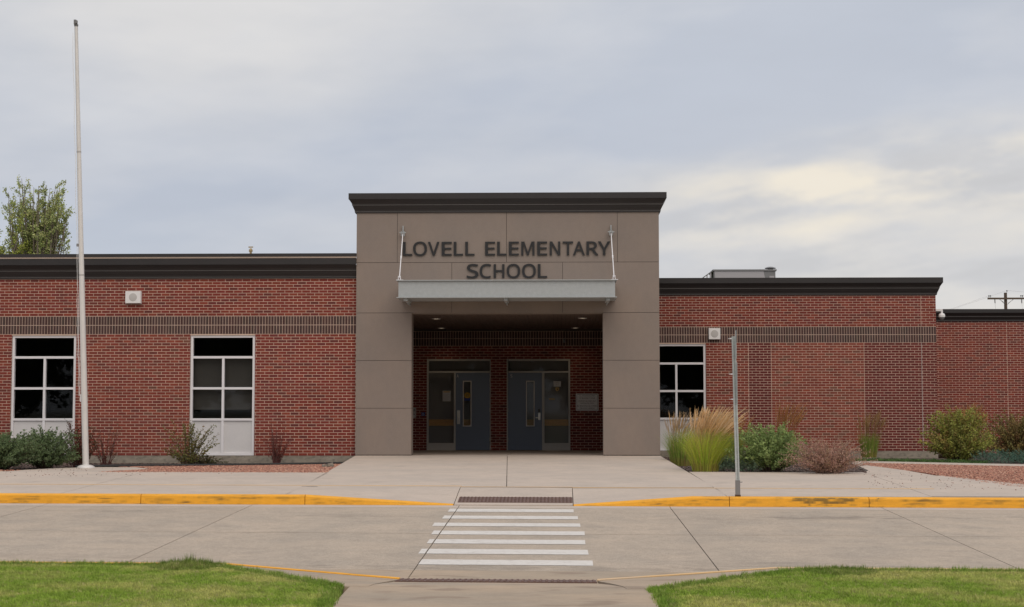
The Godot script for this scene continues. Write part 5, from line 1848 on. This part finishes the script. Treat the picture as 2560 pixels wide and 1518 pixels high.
	for s in [-1.0, 1.0]:
		b = MB.new()
		b.bar(Vector3(s * 0.08, y - 0.36, 0.12), Vector3(s * 0.42, y - 0.04, 0.21), 0.02, 0.02)
		b.bar(Vector3(s * 0.08, y - 0.30, 0.22), Vector3(s * 0.46, y - 0.04, 0.21), 0.02, 0.02)
		part("brace", b, M.hvac, o)
	for x in [-1.06, -0.96, 0.90, 1.0, 0.05]:
		b = MB.new()
		var yy := y + 0.06 if absf(x) > 0.5 else 9.0
		b.tube([Vector3(x, yy, 0.15), Vector3(x, yy + 0.07, 0.15)], [0.01, 0.01], 6)
		b.lathe(Vector3(x, yy + 0.06, 0.15), [Vector2(0.02, 0.0), Vector2(0.04, 0.02), Vector2(0.04, 0.06), Vector2(0.02, 0.08), Vector2(0.0, 0.085)], 10)
		part("insulator", b, M.dark_metal, o)
	for x in [-0.72, 0.92]:
		b = MB.new()
		b.tube([Vector3(x, y - 0.04, 0.22), Vector3(x + 0.01, y - 0.30, 0.22)], [0.035, 0.03], 8)
		b.tube([Vector3(x + 0.01, y - 0.30, 0.22), Vector3(x + 0.04, y - 0.7, 0.22), Vector3(x * 0.3, y - 1.1, 0.2)], [0.006, 0.006, 0.006], 5)
		part("cutout_fuse", b, M.hvac, o)
	var wires := [[Vector3(0.05, 9.13, 0.15), Vector3(-26.0, 3.2, 16.0), 0.8], [Vector3(-1.01, 8.83, 0.15), Vector3(-27.0, 2.9, 16.0), 0.8], [Vector3(0.05, 9.13, 0.15), Vector3(26.0, 9.0, 2.0), 0.7], [Vector3(1.0, 8.83, 0.15), Vector3(27.0, 8.7, 2.0), 0.7]]
	for q in wires:
		b = MB.new()
		var pp := []
		var pr := []
		for k in 13:
			var t := k / 12.0
			pp.append(q[0].lerp(q[1], t) - Vector3(0, q[2] * 4.0 * t * (1.0 - t), 0))
			pr.append(0.0045)
		b.tube(pp, pr, 4)
		part("wire", b, M.hvac_light, o)

# ---------------------------------------------------------------- sky
var sn1 := FastNoiseLite.new()
var sn2 := FastNoiseLite.new()
var sn3 := FastNoiseLite.new()

func sky_colour(az: float, el: float) -> Color:
	# degrees; a layer of altostratus with brighter, thinner bands, seen everywhere alike
	var e := maxf(el, 0.0)
	var p := Vector3(sin(deg_to_rad(az)), 0, -cos(deg_to_rad(az)))
	var ht := e / (1.0 + e * 0.02)
	var q := Vector3(p.x * 30.0, ht * 1.3, p.z * 30.0)
	var tilt := Vector3(q.x, ht * 1.3 - 0.22 * (az if absf(az) < 90.0 else signf(az) * (180.0 - absf(az))) * 1.0, q.z)
	var n1 := sn1.get_noise_3d(tilt.x, tilt.y * 1.7, tilt.z)
	var n2 := sn2.get_noise_3d(q.x, ht * 3.4, q.z)
	var n3 := sn3.get_noise_3d(q.x, ht * 2.6, q.z)
	var base := Color(0.498, 0.542, 0.628)
	base = base.lerp(Color(0.615, 0.665, 0.725), clampf(1.0 - e / 7.5, 0.0, 1.0) * 0.8)
	var rise := 1.0 + 0.38 * smoothstep(12.0, 70.0, e)
	var bright := clampf(0.16 + 0.75 * n1 + 0.18 * n2, 0.0, 1.0)
	# thin places let warmer light through
	bright += 0.52 * exp(-pow((az + 14.0) / 8.0, 2.0) - pow((e - 14.5) / 3.6, 2.0))
	bright += 0.22 * exp(-pow((az - 4.0) / 14.0, 2.0) - pow((e - 16.5) / 3.5, 2.0))
	bright += 0.30 * exp(-pow((az - 14.0) / 12.0, 2.0) - pow((e - 7.5) / 4.5, 2.0))
	var c := base.lerp(Color(0.715, 0.71, 0.715), clampf(bright, 0.0, 1.0))
	# a lower bank of thin cloud, creamy where the sun is behind it; a like bank lies all round the horizon, greyer
	var up := 8.9 + 0.11 * (clampf(az, -40.0, 40.0) - 8.0)
	var toward := smoothstep(-4.0, 8.0, az) * (1.0 - smoothstep(35.0, 70.0, az))
	var low := smoothstep(up + 1.3, up - 0.9, e + 1.2 * n3)
	var veil := low * maxf(toward, 0.3 * smoothstep(40.0, 80.0, absf(az)))
	c = c.lerp(Color(0.655, 0.655, 0.665), veil * 0.92)
	var m2 := sn2.get_noise_3d(q.x, ht * 3.0 - 0.30 * (az if absf(az) < 60.0 else 0.0), q.z)
	var core := exp(-pow((e - up + 1.3) / 1.25, 2.0)) * smoothstep(1.0, 9.0, az) * (1.0 - smoothstep(35.0, 70.0, az))
	var warm := clampf(core * (0.48 + 1.3 * m2 + 0.9 * n2) + veil * (0.16 + 0.40 * m2 + 0.3 * n2), 0.0, 1.0)
	c = c.lerp(Color(0.865, 0.80, 0.69), warm * 0.95)
	c = c * (1.0 - 0.08 * clampf(-m2 * 2.0, 0.0, 1.0) * veil) * (1.0 + 0.04 * n3 + 0.03 * n2)
	c = c * rise
	c.a = 1.0
	return c

func sky_image() -> Image:
	for s in [[sn1, 3, 0.045], [sn2, 9, 0.23], [sn3, 15, 0.085]]:
		s[0].noise_type = FastNoiseLite.TYPE_SIMPLEX_SMOOTH
		s[0].seed = s[1]
		s[0].frequency = s[2]
		s[0].fractal_octaves = 6
		s[0].fractal_gain = 0.58
	var w := 1024
	var im := Image.create(w, 512, false, Image.FORMAT_RGBF)
	for y in 512:
		var el := 90.0 - (y + 0.5) * 180.0 / 512.0
		if el < -1.0:
			im.fill_rect(Rect2i(0, y, w, 512 - y), Color(0.30, 0.29, 0.26))
			break
		for x in w:
			im.set_pixel(x, y, sky_colour(wrapf((x + 0.5) * 360.0 / w, -180.0, 180.0), el))
	im.resize(4096, 2048, Image.INTERPOLATE_CUBIC)
	for y in range(824, 1030):
		var el := 90.0 - (y + 0.5) * 180.0 / 2048.0
		for k in range(-300, 300):
			im.set_pixel(posmod(k, 4096), y, sky_colour((k + 0.5) * 360.0 / 4096.0, el))
	return im

# ---------------------------------------------------------------- scene
func _ready() -> void:
	rng.seed = 20240611
	var cam := Camera3D.new()
	cam.name = "camera"
	cam.fov = 21.546
	cam.near = 0.1
	cam.far = 3000.0
	add_child(cam)
	cam.position = Vector3(1.22, 1.01, 37.4)
	cam.rotation = Vector3(deg_to_rad(3.9008), deg_to_rad(1.7), 0.0)
	cam.current = true

	var env := Environment.new()
	env.background_mode = Environment.BG_SKY
	var sky := Sky.new()
	var pano := PanoramaSkyMaterial.new()
	pano.panorama = ImageTexture.create_from_image(sky_image())
	sky.sky_material = pano
	env.sky = sky
	env.tonemap_mode = Environment.TONE_MAPPER_LINEAR
	env.tonemap_exposure = 1.0
	env.sdfgi_enabled = true
	env.ssao_enabled = true
	env.ssil_enabled = true
	var we := WorldEnvironment.new()
	we.name = "environment"
	we.environment = env
	add_child(we)

	var sun := DirectionalLight3D.new()
	sun.name = "sun"
	sun.light_color = Color(1.0, 0.935, 0.85)
	sun.light_energy = 0.50
	sun.light_angular_distance = 70.0
	sun.shadow_enabled = true
	add_child(sun)
	sun.rotation = Vector3(deg_to_rad(-52.0), deg_to_rad(18.0), 0.0)

	make_materials()
	make_bricks()
	paving()
	left_wing()
	right_wing()
	back_wing()
	portico()
	canopy()
	doorway_things()
	beds()
	lawns()
	plants()
	furniture()
